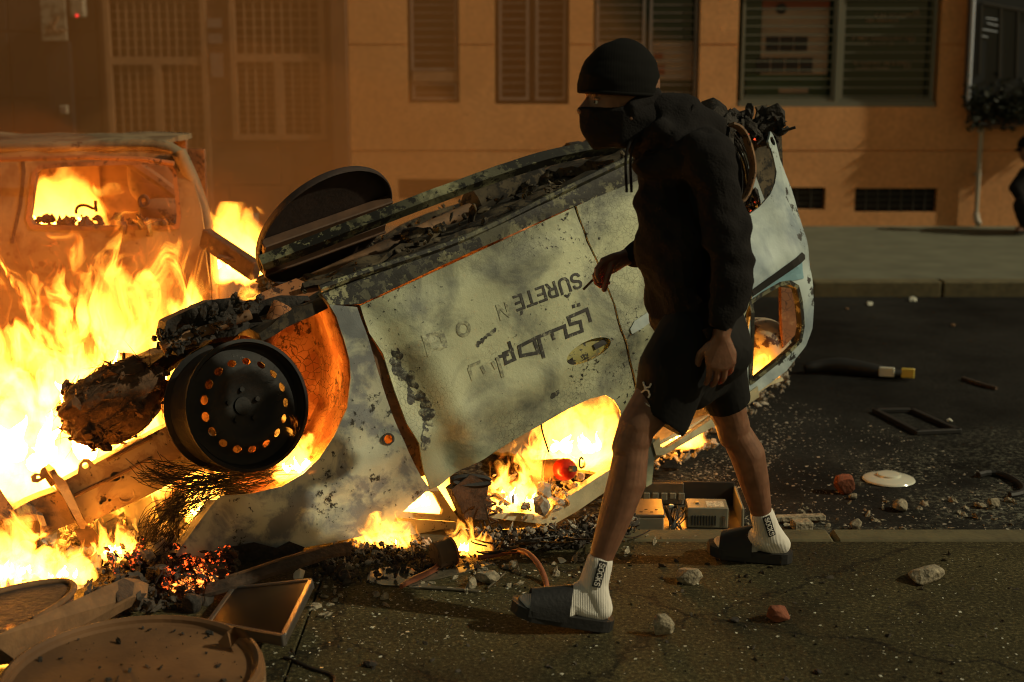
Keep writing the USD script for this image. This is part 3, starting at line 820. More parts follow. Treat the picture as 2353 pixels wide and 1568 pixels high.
fender_px = [(755, 700), (818, 706), (838, 760), (868, 850), (903, 950), (938, 1035), (966, 1095), (984, 1122), (905, 1192), (895, 1216), (830, 1232), (760, 1248), (690, 1262), (640, 1282), (600, 1306), (560, 1316), (519, 1293), (410, 1283), (413, 1275), (502, 1153),
             (516, 1142), (581, 1136), (649, 1118), (700, 1088), (735, 1054), (769, 1003), (799, 938), (805, 869), (802, 831), (788, 780), (771, 728)]
fcurl = lambda s, q: .05 * np.clip((-1.05 - s) / .3, 0, 1) ** 2 + .012 * np.sin(9 * q + 4 * s)
fp = pxpoly(fender_px).difference(Point(*cpq(894, 1010)).buffer(.017))
fend = car.add('front_fender', skin(fp, .006, curl=fcurl, res=.03), M['fender_paint'], smooth=35)
sx, qx = cpq(894, 1010)
ringm = lathe([(.016, 0), (.022, 0), (.022, .006), (.016, .006), (.016, 0)], 24)
car.add('repeater_hole', place(ringm, cw(sx, qx, wside(sx, qx) - .006 + float(fcurl(sx, qx))), CA, CB, CW), M['dark_metal'], parent=fend)
melt = pxpoly([(506, 1330), (512, 1290), (540, 1262), (590, 1250), (640, 1262), (668, 1246), (700, 1258), (690, 1280), (640, 1305), (600, 1330), (560, 1345)])
car.add('melted_trim', skin(melt, .012, off=-.012, curl=fcurl), M['char'], parent=fend)
# fender flange lit by the fire
fl = [cpq(u, v) for u, v in ((502, 1153), (485, 1178), (455, 1220), (413, 1276))]
strip = []
for w_ in (.0, .07):
    strip.append([cw(s, q, w_ + .0 + float(fcurl(np.array(s), np.array(q))) + float(wside(s, q))) - CA * (.25 * w_) for s, q in fl])
sv = np.array(strip[0] + strip[1]); n_ = len(fl)
car.add('fender_flange', trimesh.Trimesh(np.vstack([sv, sv + CA * .004]), np.array([[i, i + 1, i + n_ + 1] for i in range(n_ - 1)] + [[i, i + n_ + 1, i + n_] for i in range(n_ - 1)] + [[i + 2 * n_, i + 3 * n_ + 1, i + 2 * n_ + 1] for i in range(n_ - 1)] + [[i + 2 * n_, i + 3 * n_, i + 3 * n_ + 1] for i in range(n_ - 1)]), process=False), M['cream_metal'], parent=fend)

sill_px = [(738, 676), (752, 662), (931, 600), (1064, 557), (1250, 468), (1436, 377), (1560, 318), (1640, 278), (1652, 330), (1640, 352), (1560, 372), (1450, 421), (1322, 473), (1080, 580), (829, 699), (757, 701)]
car.add('sill', skin(pxpoly(sill_px), .05, off=-.004), M['sill_paint'], smooth=35)
lip = spline([cw(*cpq(u, v), w_) for (u, v), w_ in (((735, 672), .0), ((931, 604), .0), ((1064, 558), .0), ((1250, 469), .0), ((1436, 378), .0), ((1620, 290), .0))], 24) - CB * .012 + CW * .02
car.add('pinch_weld', tube(lip, .014, 6), M['sill_paint'])

door_px = [(829, 703), (1318, 477), (1333, 517), (1346, 555), (1368, 599), (1387, 649), (1408, 700), (1424, 762), (1441, 820), (1455, 882), (1463, 930), (1468, 1000), (1473, 1062), (1443, 1078), (1440, 1040), (1434, 985), (1424, 944), (1410, 920), (1390, 908), (1356, 916), (1305, 940), (1185, 1008), (1065, 1080), (1008, 1117), (988, 1124), (974, 1085), (963, 1019), (935, 974), (908, 899), (884, 814), (850, 766)]
hx = [cpq(*p) for p in ((1352, 807), (1402, 783), (1362, 829))]
hc = np.array(hx[0]); ha = np.array(hx[1]) - hc
hl = np.linalg.norm(ha); ha /= hl; hb = np.array([-ha[1], ha[0]])
el = Polygon([hc + ha * hl * math.cos(t) + hb * .036 * math.sin(t) for t in np.linspace(0, 6.283, 40)[:-1]])
dcurl = lambda s, q: .030 * np.exp(-((s + .62 - .12 * q) / .05) ** 2) * np.clip(q * 3, 0, 1) - .014 * np.exp(-((s + .50 - .10 * q) / .05) ** 2) * np.clip(q * 3, 0, 1)
door = car.add('front_door', skin(pxpoly(door_px).difference(el), .010, off=-.004, curl=dcurl, res=.03), M['door_paint'], smooth=35)
bowl = skin(el.buffer(.004), .004, off=.012, res=.02)
car.add('door_handle', bowl, burnt('handle_paint', (.32, .30, .10), (.16, .16, .09), (.02, .02, .018), ps=12, ds=40), parent=door)
hs = [cpq(*p) for p in ((1365, 793), (1392, 778), (1397, 790), (1370, 804))]
car.add('lock_hole', skin(Polygon(hs), .004, off=.006), M['black'], parent=door)
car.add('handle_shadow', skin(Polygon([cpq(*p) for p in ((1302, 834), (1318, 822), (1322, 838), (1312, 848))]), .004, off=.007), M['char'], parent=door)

# lettering on the door
TXT = cpq(1331, 625)
tdir = np.array(cpq(1179, 681)) - np.array(TXT)
tl = np.linalg.norm(tdir); tdir /= tl
tup = np.array([tdir[1], -tdir[0]])
if tup[1] < 0:
    tup = -tup


def onskin(sq2, h, off):
    s, q = sq2[:, 0], sq2[:, 1]
    return cw(s, q, wside(s, q) + dcurl(s, q) + off - h)


def word(text, s0, width, height, m, name):
    tm = meshkit.text_mesh(text, height, .0012, bold=True)
    v = np.array(tm.vertices)
    k = width / (v[:, 0].max() - v[:, 0].min())
    p2 = np.array(s0) + np.outer(v[:, 0] * k, tdir) + np.outer(v[:, 1], tup)
    car.add(name, trimesh.Trimesh(onskin(p2, v[:, 2], -.0045), tm.faces[:, ::-1], process=False), M[m], parent=door)


word('SÛRETÉ', TXT, tl, .056, 'letter', 'lettering')
word('N', cpq(1166, 692), .045, .056, 'letter_faint', 'lettering')


def r4(x, y):
    return ((1200 + x / 1.6807) * .57446, (1000 + y / 1.6807) * .57446)


def strokes(lines, wid, m, name):
    g = unary_union([LineString([cpq(*r4(*p)) for p in l]).buffer(wid / 2, cap_style=2, join_style=2) for l in lines])
    mm = cs(g).extrude(.0012)
    v, f, _ = meshkit.arrays(mm)
    car.add(name, trimesh.Trimesh(onskin(v[:, :2], v[:, 2], -.0045), f[:, ::-1], process=False), M[m], parent=door)


strokes([[(1950, 485), (1925, 400), (1800, 455), (1815, 500), (1880, 482), (1893, 545), (1790, 585), (1775, 512), (1590, 588), (1470, 650), (1482, 712), (1600, 690), (1570, 605)], [(1600, 590), (1637, 728)], [(1826, 382), (1846, 376)], [(1860, 372), (1880, 366)], [(1690, 560), (1705, 605)]], .013, 'letter', 'arabic_lettering')
strokes([[(1400, 615), (1440, 735), (1380, 762), (1368, 695), (1432, 668)], [(1330, 720), (1400, 700)]], .012, 'letter', 'arabic_lettering')
strokes([[(1130, 790), (1160, 878)], [(1130, 785), (1210, 752)], [(1322, 720), (1362, 858)], [(1215, 780), (1240, 830)], [(1290, 750), (1315, 800)]], .012, 'letter_faint', 'arabic_lettering')
strokes([[(830, 590), (945, 560), (970, 640), (860, 690), (830, 590)], [(855, 610), (920, 590)]], .022, 'letter_faint', 'faded_emblem')
strokes([[(1095 + 38 * math.cos(t), 530 + 44 * math.sin(t)) for t in np.linspace(0, 6.3, 20)]], .013, 'letter_faint', 'lettering')
# deep soot streaks beside the hinge edge
for k_, (l_, w_) in enumerate((([(640, 680), (660, 740), (672, 800), (720, 862)], .034), ([(745, 850), (775, 920), (752, 1000), (770, 1015)], .028), ([(820, 975), (862, 1060), (872, 1120), (850, 1300)], .040), ([(1318, 535), (1240, 590), (1160, 682)], .016), ([(1690, 985), (1735, 955)], .020))):
    q_ = np.random.RandomState(k_)
    g_ = unary_union([Point(*p_).buffer(w_ * q_.uniform(.16, .55)) for p_ in [np.array(cpq(*r4(*l_[a_]))) * (1 - t_) + np.array(cpq(*r4(*l_[a_ + 1]))) * t_ + q_.normal(size=2) * w_ * .16 for a_ in range(len(l_) - 1) for t_ in np.linspace(0, 1, 12)]])
    g_ = max(getattr(g_, 'geoms', [g_]), key=lambda x: x.area)
    mm = cs(g_).extrude(.0008)
    v, f, _ = meshkit.arrays(mm)
    car.add('soot_streak', trimesh.Trimesh(onskin(v[:, :2], v[:, 2], -.0042), f[:, ::-1], process=False), M['soot'], parent=door)

rear_px = [(1324, 474), (1440, 421), (1560, 368), (1600, 350), (1610, 430), (1645, 500), (1690, 530), (1722, 496), (1724, 560), (1720, 700), (1690, 770), (1640, 800), (1500, 905), (1478, 1000), (1505, 1010), (1497, 1112), (1484, 1120), (1470, 1000), (1461, 882), (1447, 820), (1430, 762), (1413, 700), (1392, 649), (1373, 599), (1352, 555), (1338, 517)]
sdoor = car.add('rear_door', skin(pxpoly(rear_px), .010, off=-.003), M['door_paint'], smooth=35)
h2 = [cpq(*p) for p in ((1446, 757), (1456, 738), (1490, 716), (1505, 716), (1500, 735), (1470, 757), (1450, 768))]
car.add('door_handle', skin(Polygon(h2), .004, off=-.008), M['rear_paint'], parent=sdoor)
fr = pxpoly([(1497, 1018), (1505, 1046), (1524, 1046), (1640, 978), (1742, 912), (1738, 888), (1640, 958), (1528, 1030), (1515, 1026), (1512, 1005)])
car.add('window_frame', skin(fr, .03, off=-.01), M['cream_metal'], parent=sdoor)

quart_px = [(1721, 494), (1745, 476), (1770, 448), (1785, 420), (1793, 394), (1786, 350), (1775, 325), (1798, 297), (1806, 304), (1814, 363), (1829, 394), (1847, 425), (1857, 460), (1865, 512), (1873, 563), (1876, 640), (1875, 700), (1868, 755), (1852, 795), (1808, 852), (1749, 896), (1722, 915), (1712, 900), (1715, 780), (1728, 690), (1722, 600)]
win_px = [(1727, 696), (1749, 680), (1793, 655), (1815, 652), (1830, 661), (1838, 695), (1843, 750), (1837, 783), (1808, 812), (1727, 877)]
rcurl = lambda s, q: .16 * np.clip((s - 1.08) / .25, 0, 1.3) ** 2
pan = car.add('rear_quarter_panel', skin(pxpoly(quart_px).difference(pxpoly(win_px)).difference(Point(*cpq(1796, 321)).buffer(.018)), .012, curl=rcurl, res=.03), M['rear_paint'], smooth=35)
wr = pxpoly(win_px)
car.add('window_seal', skin(wr.buffer(.012).difference(wr.buffer(-.004)), .035, off=-.004, curl=rcurl), M['sill_paint'], parent=pan)
car.add('sliding_rail', skin(pxpoly([(1727, 666), (1846, 580), (1854, 586), (1854, 596), (1729, 682)]), .004, off=-.006, curl=rcurl), M['black'], parent=pan)
car.add('blue_stripe', skin(pxpoly([(1730, 690), (1730, 684), (1846, 602), (1848, 640), (1800, 650)]).difference(wr.buffer(.013)), .002, off=-.003, curl=rcurl), burnt('stripe_paint', (.16, .30, .36), (.22, .34, .4), (.04, .05, .05), ps=5), parent=pan)

# quarter light, mirror, windscreen pillar and roof rail
qo = pxpoly([(901, 1190), (915, 1162), (986, 1118), (1003, 1116), (1058, 1199), (912, 1190)])
qi = pxpoly([(920, 1169), (950, 1146), (976, 1131), (987, 1129), (998, 1136), (1017, 1171), (1015, 1183), (928, 1177)])
car.add('quarter_light_frame', skin(qo.difference(qi), .02, off=0), M['cream_metal'])
car.add('windscreen_pillar', skin(pxpoly([(880, 1233), (912, 1191), (1050, 1201), (1071, 1216), (1110, 1225), (1180, 1221), (1250, 1216), (1256, 1206), (1120, 1190), (1090, 1150), (1108, 1150), (1126, 1184), (1180, 1178), (1262, 1185), (1262, 1222), (1180, 1232), (1092, 1240), (994, 1241)]), .05, off=.01), M['cream_metal'], smooth=35)
rail_px = [(1235, 1190), (1300, 1150), (1395, 1088), (1470, 1046), (1520, 1030), (1530, 1046), (1480, 1082), (1400, 1130), (1330, 1178), (1256, 1220)]
car.add('roof_rail', skin(pxpoly(rail_px), .05, off=.02), M['cream_metal'], smooth=35)
car.add('roof_rail', tube(spline([cw(*cpq(u, v), .16) for u, v in ((1210, 1184), (1290, 1166), (1360, 1124), (1440, 1076), (1520, 1030))], 20), .016, 6), M['rust'])
mb = pxpoly([(1016, 1118), (1060, 1084), (1100, 1100), (1097, 1131), (1106, 1146), (1096, 1188), (1068, 1186), (1051, 1192)])
mir = car.add('side_mirror', skin(mb, .06, off=-.09), M['wood_burnt'])
mr = np.array([cw(*cpq(1060 + 40 * math.cos(t) + 2, 1100 + 9 * math.sin(t)), -.06) for t in np.linspace(0, 6.283, 24)])
car.add('mirror_ring', tube(mr, .012, 6), M['rim_black'], parent=mir)
car.add('mirror_spring', tube(np.array([cw(*cpq(1092 + 9 * math.cos(t), 1128 + 3.0 * t), -.10 + .012 * math.sin(t)) for t in np.linspace(0, 22, 90)]), .004, 5), M['rust'], parent=mir)
for i, (a, b, c) in enumerate(((1072, 1190, 1238), (1080, 1186, 1222), (1088, 1150, 1230))):
    car.add('cable', tube(spline([cw(*cpq(a, b), -.06), cw(*cpq(a + 3 * math.sin(i), (b + c) / 2), -.07), cw(*cpq(a - 3 + 8 * i, c), -.06)], 10), .0035, 5), M['wire'])
car.add('cable', tube(spline([cw(*cpq(1256, 952), .05), cw(*cpq(1254, 985), .05), cw(*cpq(1258, 1010), .05), cw(*cpq(1264, 1040), .05)], 12), .0035, 5), M['wire'])

# inner lining, arch, far side, roof, floor
liner = pxpoly([(560, 690), (680, 640), (770, 680), (815, 770), (826, 880), (812, 980), (765, 1062), (700, 1108), (640, 1120), (560, 1090), (540, 860)], .36)
car.add('inner_arch', skin(liner, .01, w=.36, res=.05, curl=lambda s, q: .03 * (meshkit.fbm(np.stack([s * 9, q * 9, 0 * s], -1), 3, 2) - .5)), M['arch_metal'], smooth=40)
arc = [(752, 690), (771, 728), (788, 780), (802, 831), (805, 869), (799, 938), (769, 1003), (735, 1054), (700, 1088), (649, 1118), (581, 1136)]
a0 = [cw(*cpq(*p), .012 + float(wside(*cpq(*p)))) for p in arc]
a1 = [cw(*cpq(*p), .36) for p in arc]
n_ = len(arc)
V = np.array(a0 + a1)
Fc = np.array([[i, i + 1, i + n_ + 1] for i in range(n_ - 1)] + [[i, i + n_ + 1, i + n_] for i in range(n_ - 1)])
car.add('arch_lip', trimesh.Trimesh(np.vstack([V, V + CB * .006]), np.vstack([Fc, Fc[:, ::-1] + 2 * n_]), process=False), M['arch_metal'])
# the hinge post in the gap between fender and door
car.add('hinge_post', skin(pxpoly([(815, 700), (832, 700), (856, 770), (890, 830), (915, 905), (942, 980), (972, 1030), (984, 1095), (965, 1100), (930, 1035), (895, 950), (860, 850), (830, 760)]), .03, off=.03), M['rust'])
car.add('door_post', skin(pxpoly([(1318, 470), (1340, 470), (1375, 590), (1412, 690), (1450, 800), (1470, 890), (1486, 1060), (1460, 1060), (1452, 900), (1430, 800), (1395, 690), (1352, 590)]), .03, off=.03), M['under'])


def slab(s0, s1, q0, q1, w0, w1, res=.06, amp=.0, fq=8, seed=1):
    m = m3.Manifold.cube([s1 - s0, q1 - q0, w1 - w0]).translate([s0, q0, w0]).refine_to_length(res)
    v, f, _ = meshkit.arrays(m)
    if amp:
        v = v + amp * (np.stack([meshkit.fbm(v * fq + 11 * k, 4, seed + k) for k in range(3)], -1) - .5) * np.array([.6, 2, .6])
    return trimesh.Trimesh(cw(v[:, 0], v[:, 1], v[:, 2]), f[:, ::-1] if np.linalg.det(np.array([CA, CB, CW])) < 0 else f, process=False)


car.add('floor_pan', slab(-.98, 1.02, .02, .06, .05, 1.30, .05, .05, 7, 3), M['under'], smooth=50)
car.add('far_sill', slab(-.98, 1.10, .01, .10, 1.31, 1.38, .08, .03, 7, 5), M['under'], smooth=50)
car.add('exhaust_pipe', tube(spline([cw(s, q, w) for s, q, w in ((-.9, .01, .62), (-.4, -.0, .60), (.1, -.0, .66), (.5, -.0, .72), (.9, .01, .8))], 24), .03, 10), M['rust'], smooth=True)
car.add('silencer', tube([cw(s, -.01, .7) for s in (.15, .2, .5, .55)], [.03, .075, .075, .03], 14), M['under'], smooth=40)
car.add('heat_shield', slab(-.7, -.1, .0, .015, .32, .52, .04, .05, 10, 8), M['under'], smooth=50)
car.add('crossmember', slab(.55, .66, -.02, .02, .1, 1.2, .05, .03, 10, 9), M['under'], smooth=50)
pts = []
q_ = np.random.RandomState(12)
for i in range(240):
    s = q_.uniform(-.9, 1.0)
    pts.append(cw(s, .01 - .035 * q_.rand() ** 2, q_.uniform(.05, 1.25)))
car.add('charred_debris', chunks(pts, .015, .10, 5), M['under'], kind='stuff')
car.add('far_side', slab(-.95, 1.15, .05, .66, 1.36, 1.385, .08, .03, 5, 21), M['arch_metal'], smooth=50)
for a, b in ((-.30, -.23), (.36, .44), (1.02, 1.12)):
    car.add('far_pillar', slab(a, b, .66, 1.14, 1.30, 1.34, .08, .02, 5, 22), M['arch_metal'])
car.add('roof_panel', slab(.06, .98, 1.09, 1.105, .17, 1.22, .07, .04, 5, 31), M['cream_metal'], smooth=50)
car.add('bulkhead', slab(-.66, -.62, .04, .74, .08, 1.3, .08, .04, 6, 33), M['arch_metal'], smooth=50)
car.add('tailgate', slab(1.18, 1.21, .12, 1.1, .22, 1.2, .08, .03, 5, 34).difference if False else slab(1.18, 1.21, .12, .60, .22, 1.2, .08, .03, 5, 34), M['rear_paint'], smooth=50)
inn = pxpoly([(1795, 660), (1826, 665), (1836, 700), (1836, 760), (1800, 800), (1796, 730)], .34)
car.add('inner_pillar', skin(inn, .02, w=.34), M['arch_metal'])
sb = trimesh.creation.icosphere(3)
v = np.array(sb.vertices)
v = np.sign(v) * np.abs(v) ** .7
sc_, qc_ = cpq(1752, 800, .5)
car.add('seat_back', trimesh.Trimesh(cw(sc_ + v[:, 0] * .10, qc_ + v[:, 1] * .13, .55 + v[:, 2] * .2), sb.faces[:, ::-1], process=False), M['seat'], smooth=True)



def wheel(s, q, w0, r, holes=17, tilt=0.0, burnt_tyre=False):
    """Pressed steel wheel: barrel, flanges, dished disc with a ring of oval holes."""
    o = cw(s, q, w0)
    ax = -CW * math.cos(tilt) + CA * math.sin(tilt) * -1
    ax /= np.linalg.norm(ax)
    e1, e2, e3 = CA - ax * (CA @ ax), CB, ax
    e1 /= np.linalg.norm(e1)
    bar = lathe([(r * .93, .0), (r, .004), (r * 1.0, .012), (r * .95, .014), (r * .92, -.02), (r * .86, -.05), (r * .85, -.11), (r * .91, -.13), (r * .92, -.155), (r * 1.0, -.165), (r, -.172), (r * .93, -.168), (r * .89, -.13), (r * .83, -.11), (r * .84, -.05), (r * .90, -.018), (r * .93, .0)], 72)
    w_ = car.add('wheel', place(bar, o, e1, e2, e3), M['rim_black'], smooth=40)
    shp = Point(0, 0).buffer(r * .885, 48)
    for i in range(holes):
        a = 2 * math.pi * i / holes
        from shapely import affinity
        h = affinity.rotate(affinity.scale(Point(r * .665, 0).buffer(1, 12), r * .052, r * .072, origin=(r * .665, 0)), 0, origin=(0, 0))
        shp = shp.difference(affinity.rotate(h, math.degrees(a), origin=(0, 0)))
    d = cs(shp).extrude(.005).refine_to_length(.02)
    v, f, _ = meshkit.arrays(d)
    rr = np.hypot(v[:, 0], v[:, 1]) / r
    v[:, 2] += -.028 + .020 * np.exp(-((rr - .56) / .16) ** 2) - .018 * np.exp(-(rr / .3) ** 2)
    car.add('disc', place(trimesh.Trimesh(v, f, process=False), o, e1, e2, e3), M['rim_black'], smooth=40, parent=w_)
    hub = lathe([(.0, -.03), (.03, -.03), (.034, -.05), (.0, -.05)], 20)
    bolts = [trimesh.creation.cylinder(.009, .02, sections=6, transform=trimesh.transformations.translation_matrix((.055 * math.cos(a), .055 * math.sin(a), -.032))) for a in np.arange(5) * 1.2566]
    car.add('hub', place(hub, o, e1, e2, e3), M['rim_black'], parent=w_)
    for b_ in bolts:
        car.add('bolt', place(b_, o, e1, e2, e3), M['rim_black'], parent=w_)
    if not burnt_tyre:
        drum = lathe([(.0, -.09), (r * .80, -.09), (r * .80, -.16), (.0, -.16)], 40)
    return o, (e1, e2, e3), w_


ws_, wq_ = cpq(568, 932, -.02)
wheel(ws_, wq_, -.02, .2215, tilt=-.22)
rs_, rq_ = cpq(1626, 398, .06)
o, e, wr_ = wheel(rs_, rq_, .07, .205, tilt=-.28)
q_ = np.random.RandomState(5)
tm = []
for i in range(70):
    rr = .205 + q_.uniform(.0, .022)
    a0_, a1_ = q_.uniform(0, 6.28), q_.uniform(1.0, 3)
    dz_ = q_.uniform(-.16, .02)
    tm.append(tube([o + e[0] * rr * math.cos(a0_ + t * a1_) + e[1] * rr * math.sin(a0_ + t * a1_) + e[2] * (dz_ + .03 * t) for t in np.linspace(0, 1, 12)], .0028, 4))
car.add('tyre_cords', cat(*tm), M['wire'], parent=wr_, kind='stuff')
band = [(1690, 470), (1705, 462), (1722, 430), (1730, 390), (1722, 340), (1705, 300), (1680, 285)]
bm = []
for k in range(5):
    bm.append(tube(spline([cw(*cpq(u + 1.5 * k, v, .0), -.015 + .012 * k) for u, v in band], 20), .007, 5))
car.add('tyre_bead', cat(*bm), M['rust'], parent=wr_)
# rear lump, bumper remains and bracket
car.add('rear_arch', skin(pxpoly([(1600, 300), (1690, 270), (1765, 275), (1796, 300), (1800, 400), (1770, 470), (1715, 505), (1640, 520)], .26), .02, w=.26), M['under'])
car.add('rear_beam', slab(.86, 1.13, -.03, .06, .14, 1.2, .04, .07, 9, 51), M['char'], smooth=50)
br = pxpoly([(1737, 272), (1741, 255), (1738, 246), (1748, 243), (1763, 240), (1764, 248), (1759, 250), (1760, 266), (1766, 272)], .3).difference(unary_union([Point(*cpq(*p, .3)).buffer(.006) for p in ((1752, 262), (1753, 252))]))
car.add('bracket', skin(br, .012, w=.3), M['under'])
pts = [cw(*cpq(q_.uniform(1650, 1772), q_.uniform(282, 312), .3), q_.uniform(.2, .4)) for _ in range(50)] + [cw(*cpq(*p, .12), q_.uniform(.05, .25)) for p in [(q_.uniform(1700, 1770), q_.uniform(455, 500)) for _ in range(50)]]
car.add('charred_debris', chunks(pts, .02, .06, 15), M['char'], kind='stuff')
pts = [cw(*cpq(*p, .02), .0) for p in ((1700, 302), (1712, 310), (1728, 322), (1733, 333), (1722, 470), (1730, 466), (1716, 484), (1707, 490), (1736, 462))]
car.add('ember', chunks(pts, .010, .02, 16), ember_mat('ember_red', (1, .06, .015), 3.0), kind='stuff')
pts = [cw(*cpq(q_.uniform(1630, 1770), q_.uniform(268, 345), .25), q_.uniform(.12, .5)) for _ in range(150)]
car.add('charred_debris', chunks(pts, .04, .14, 19), M['char'], kind='stuff')
car.add('torn_strip', tube([cw(*cpq(1795, 303), .0), cw(*cpq(1812, 296), -.04)], .006, 5), M['char'])

# front: side rail, crash box, flange plate, hook, beam
RW = .24
rail = pxpoly([(148, 1105), (215, 1068), (284, 1031), (373, 984), (440, 950), (520, 1010), (520, 1060), (450, 1082), (335, 1141), (198, 1203)], RW)
holes = unary_union([Point(*cpq(*p, RW)).buffer(r) for p, r in (((264, 1094), .016), ((280, 1096), .005), ((184, 1113), .005), ((236, 1146), .010), ((230, 1154), .006), ((250, 1148), .005), ((338, 1054), .005), ((372, 997), .006))])
rl = car.add('chassis_rail', skin(rail.difference(holes), .004, w=RW - .01, res=.04, curl=lambda s, q: .010 * np.sin(q * 28 + 3 * s)), M['rail_metal'], smooth=30)
car.add('rail_back', skin(rail.buffer(-.003), .10, w=RW + .002), M['rail_metal'], parent=rl)
for a, b, c, d in ((246, 1058, 350, 1006), (246, 1106, 350, 1052), (172, 1140, 246, 1104)):
    car.add('weld_seam', tube([cw(*cpq(a, b, RW - .02), RW - .014), cw(*cpq((a + c) / 2, (b + d) / 2, RW - .02), RW - .015), cw(*cpq(c, d, RW - .02), RW - .014)], .007, 6), M['rust'], parent=rl)
car.add('rail_stamping', place(lathe([(.020, 0), (.026, .004), (.032, 0)], 24), cw(*cpq(288, 1134, RW), RW - .012), CA, CB, -CW), M['rail_metal'], parent=rl)
eye = pxpoly([(178, 1092), (182, 1068), (192, 1056), (206, 1056), (216, 1066), (219, 1074)], RW).difference(Point(*cpq(196, 1070, RW)).buffer(.010))
car.add('towing_eye', skin(eye, .02, w=RW), M['rail_metal'], parent=rl)
car.add('flange_plate', skin(pxpoly([(112, 1083), (124, 1076), (132, 1090), (150, 1105), (196, 1204), (192, 1214), (184, 1214)], RW - .04), .16, w=RW - .06), M['rail_metal'])
hk = pxpoly([(74, 1108), (72, 1096), (82, 1088), (92, 1090), (96, 1078), (104, 1074), (112, 1090), (128, 1112), (118, 1120), (104, 1100), (86, 1110)], RW - .03).difference(pxpoly([(84, 1094), (92, 1094), (94, 1100), (84, 1102)], RW - .03))
car.add('bracket', skin(hk, .02, w=RW - .03), M['rust'])
car.add('crash_box', skin(pxpoly([(28, 1168), (64, 1152), (128, 1124), (142, 1140), (168, 1196), (106, 1226), (30, 1240), (0, 1224)], RW), .12, w=RW - .03, res=.05, curl=lambda s, q: .02 * np.sin(s * 40)), M['rust'], smooth=30)
car.add('bumper_beam', skin(pxpoly([(-60, 1128), (-8, 1112), (14, 1146), (36, 1176), (60, 1196), (94, 1190), (108, 1212), (60, 1240), (0, 1256), (-60, 1262)], RW), 1.0, w=RW - .05, res=.07, curl=lambda s, q: .03 * (meshkit.fbm(np.stack([s * 12, q * 12, 0 * s], -1), 2, 6) - .5)), M['rust'], smooth=40)
car.add('beam_rib', skin(pxpoly([(4, 1192), (78, 1180), (98, 1184), (106, 1206), (96, 1208), (84, 1194), (10, 1206)], RW - .06), .02, w=RW - .08), M['rail_metal'])
car.add('suspension_arm', skin(pxpoly([(360, 770), (368, 738), (420, 712), (480, 690), (560, 682), (592, 690), (580, 720), (590, 740), (520, 772), (452, 782), (402, 816), (384, 800), (392, 780)], .2), .14, w=.12, res=.03, curl=lambda s, q: .20 * (meshkit.fbm(np.stack([s * 22, q * 22, 0 * s], -1), 4, 7) - .5)), M['char'], smooth=50)
pts = [cw(*cpq(*p, .1), R.uniform(.04, .2)) for p in [(370 + 220 * t_ + R.uniform(-12, 12), 790 - 110 * t_ + R.uniform(-26, 30)) for t_ in [R.random() for _ in range(160)]]]
car.add('charred_debris', chunks(pts, .012, .06, 77), M['char'], kind='stuff')
car.add('control_arm', tube(spline([cw(*cpq(u, v, .1), .1) for u, v in ((372, 800), (430, 775), (500, 750), (575, 722))], 14), [.022, .02, .018, .02], 8), M['rust'], smooth=True)
car.add('strut', tube(spline([cw(*cpq(u, v, .2), .2) for u, v in ((650, 700), (610, 790), (585, 870))], 10), .035, 10), M['arch_metal'], smooth=True)
car.add('subframe', slab(-1.35, -.7, -.0, .05, .30, 1.1, .05, .07, 9, 61), M['char'], smooth=50)
car.add('engine_block', slab(-1.30, -.80, .14, .50, .55, 1.1, .05, .12, 7, 62), M['rust'], smooth=60)
car.add('flap', skin(pxpoly([(168, 1216), (196, 1208), (214, 1214), (231, 1240), (232, 1282), (190, 1290), (186, 1250)], RW - .02), .01, w=RW - .03, curl=lambda s, q: .03 * np.sin(s * 18)), M['rust'], smooth=40)
ca_, cb_ = cw(*cpq(312, 1146, .34), .34), cw(*cpq(346, 1246, .34), .34)
car.add('canister', tube([ca_ + (cb_ - ca_) * t for t in (0, .02, .5, .98, 1)], [.03, .052, .052, .052, .03], 24), M['cream_metal'], smooth=40)
pl = lathe([(.012, 0), (.03, .004), (.045, .0), (.05, .012), (.045, .02), (.03, .014), (.012, .02), (.012, 0)], 32)
car.add('pulley', place(pl, cw(*cpq(248, 1208, .36), .36), CA, CB, -CW), M['cream_metal'], smooth=40)
q_ = np.random.RandomState(8)
tm = []
for i in range(130):
    k = q_.uniform(0, 1)
    pa = [(330 + q_.uniform(-10, 40), 1075 + q_.uniform(-12, 22)), (420 + q_.uniform(-20, 20), 1098 + q_.uniform(-14, 22)), (520 + q_.uniform(-10, 60), 1104 + q_.uniform(-14, 10)), (680 + q_.uniform(-60, 20), 1075 + q_.uniform(-10, 12))] if k < .55 else \
         [(520 + q_.uniform(-40, 40), 1110 + q_.uniform(-10, 10)), (430 + q_.uniform(-30, 20), 1140 + q_.uniform(-10, 20)), (395 + q_.uniform(-20, 10), 1195 + q_.uniform(-15, 15)), (340 + q_.uniform(-40, 30), 1262 + q_.uniform(-20, 14))]
    tm.append(tube(spline([cw(*cpq(u, v, .1), .1) + q_.normal(size=3) * .025 for u, v in pa], 14), .0013, 4))
car.add('tyre_wires', cat(*tm), M['wire'], kind='stuff')


UPV = np.array([0, 0, 1.])
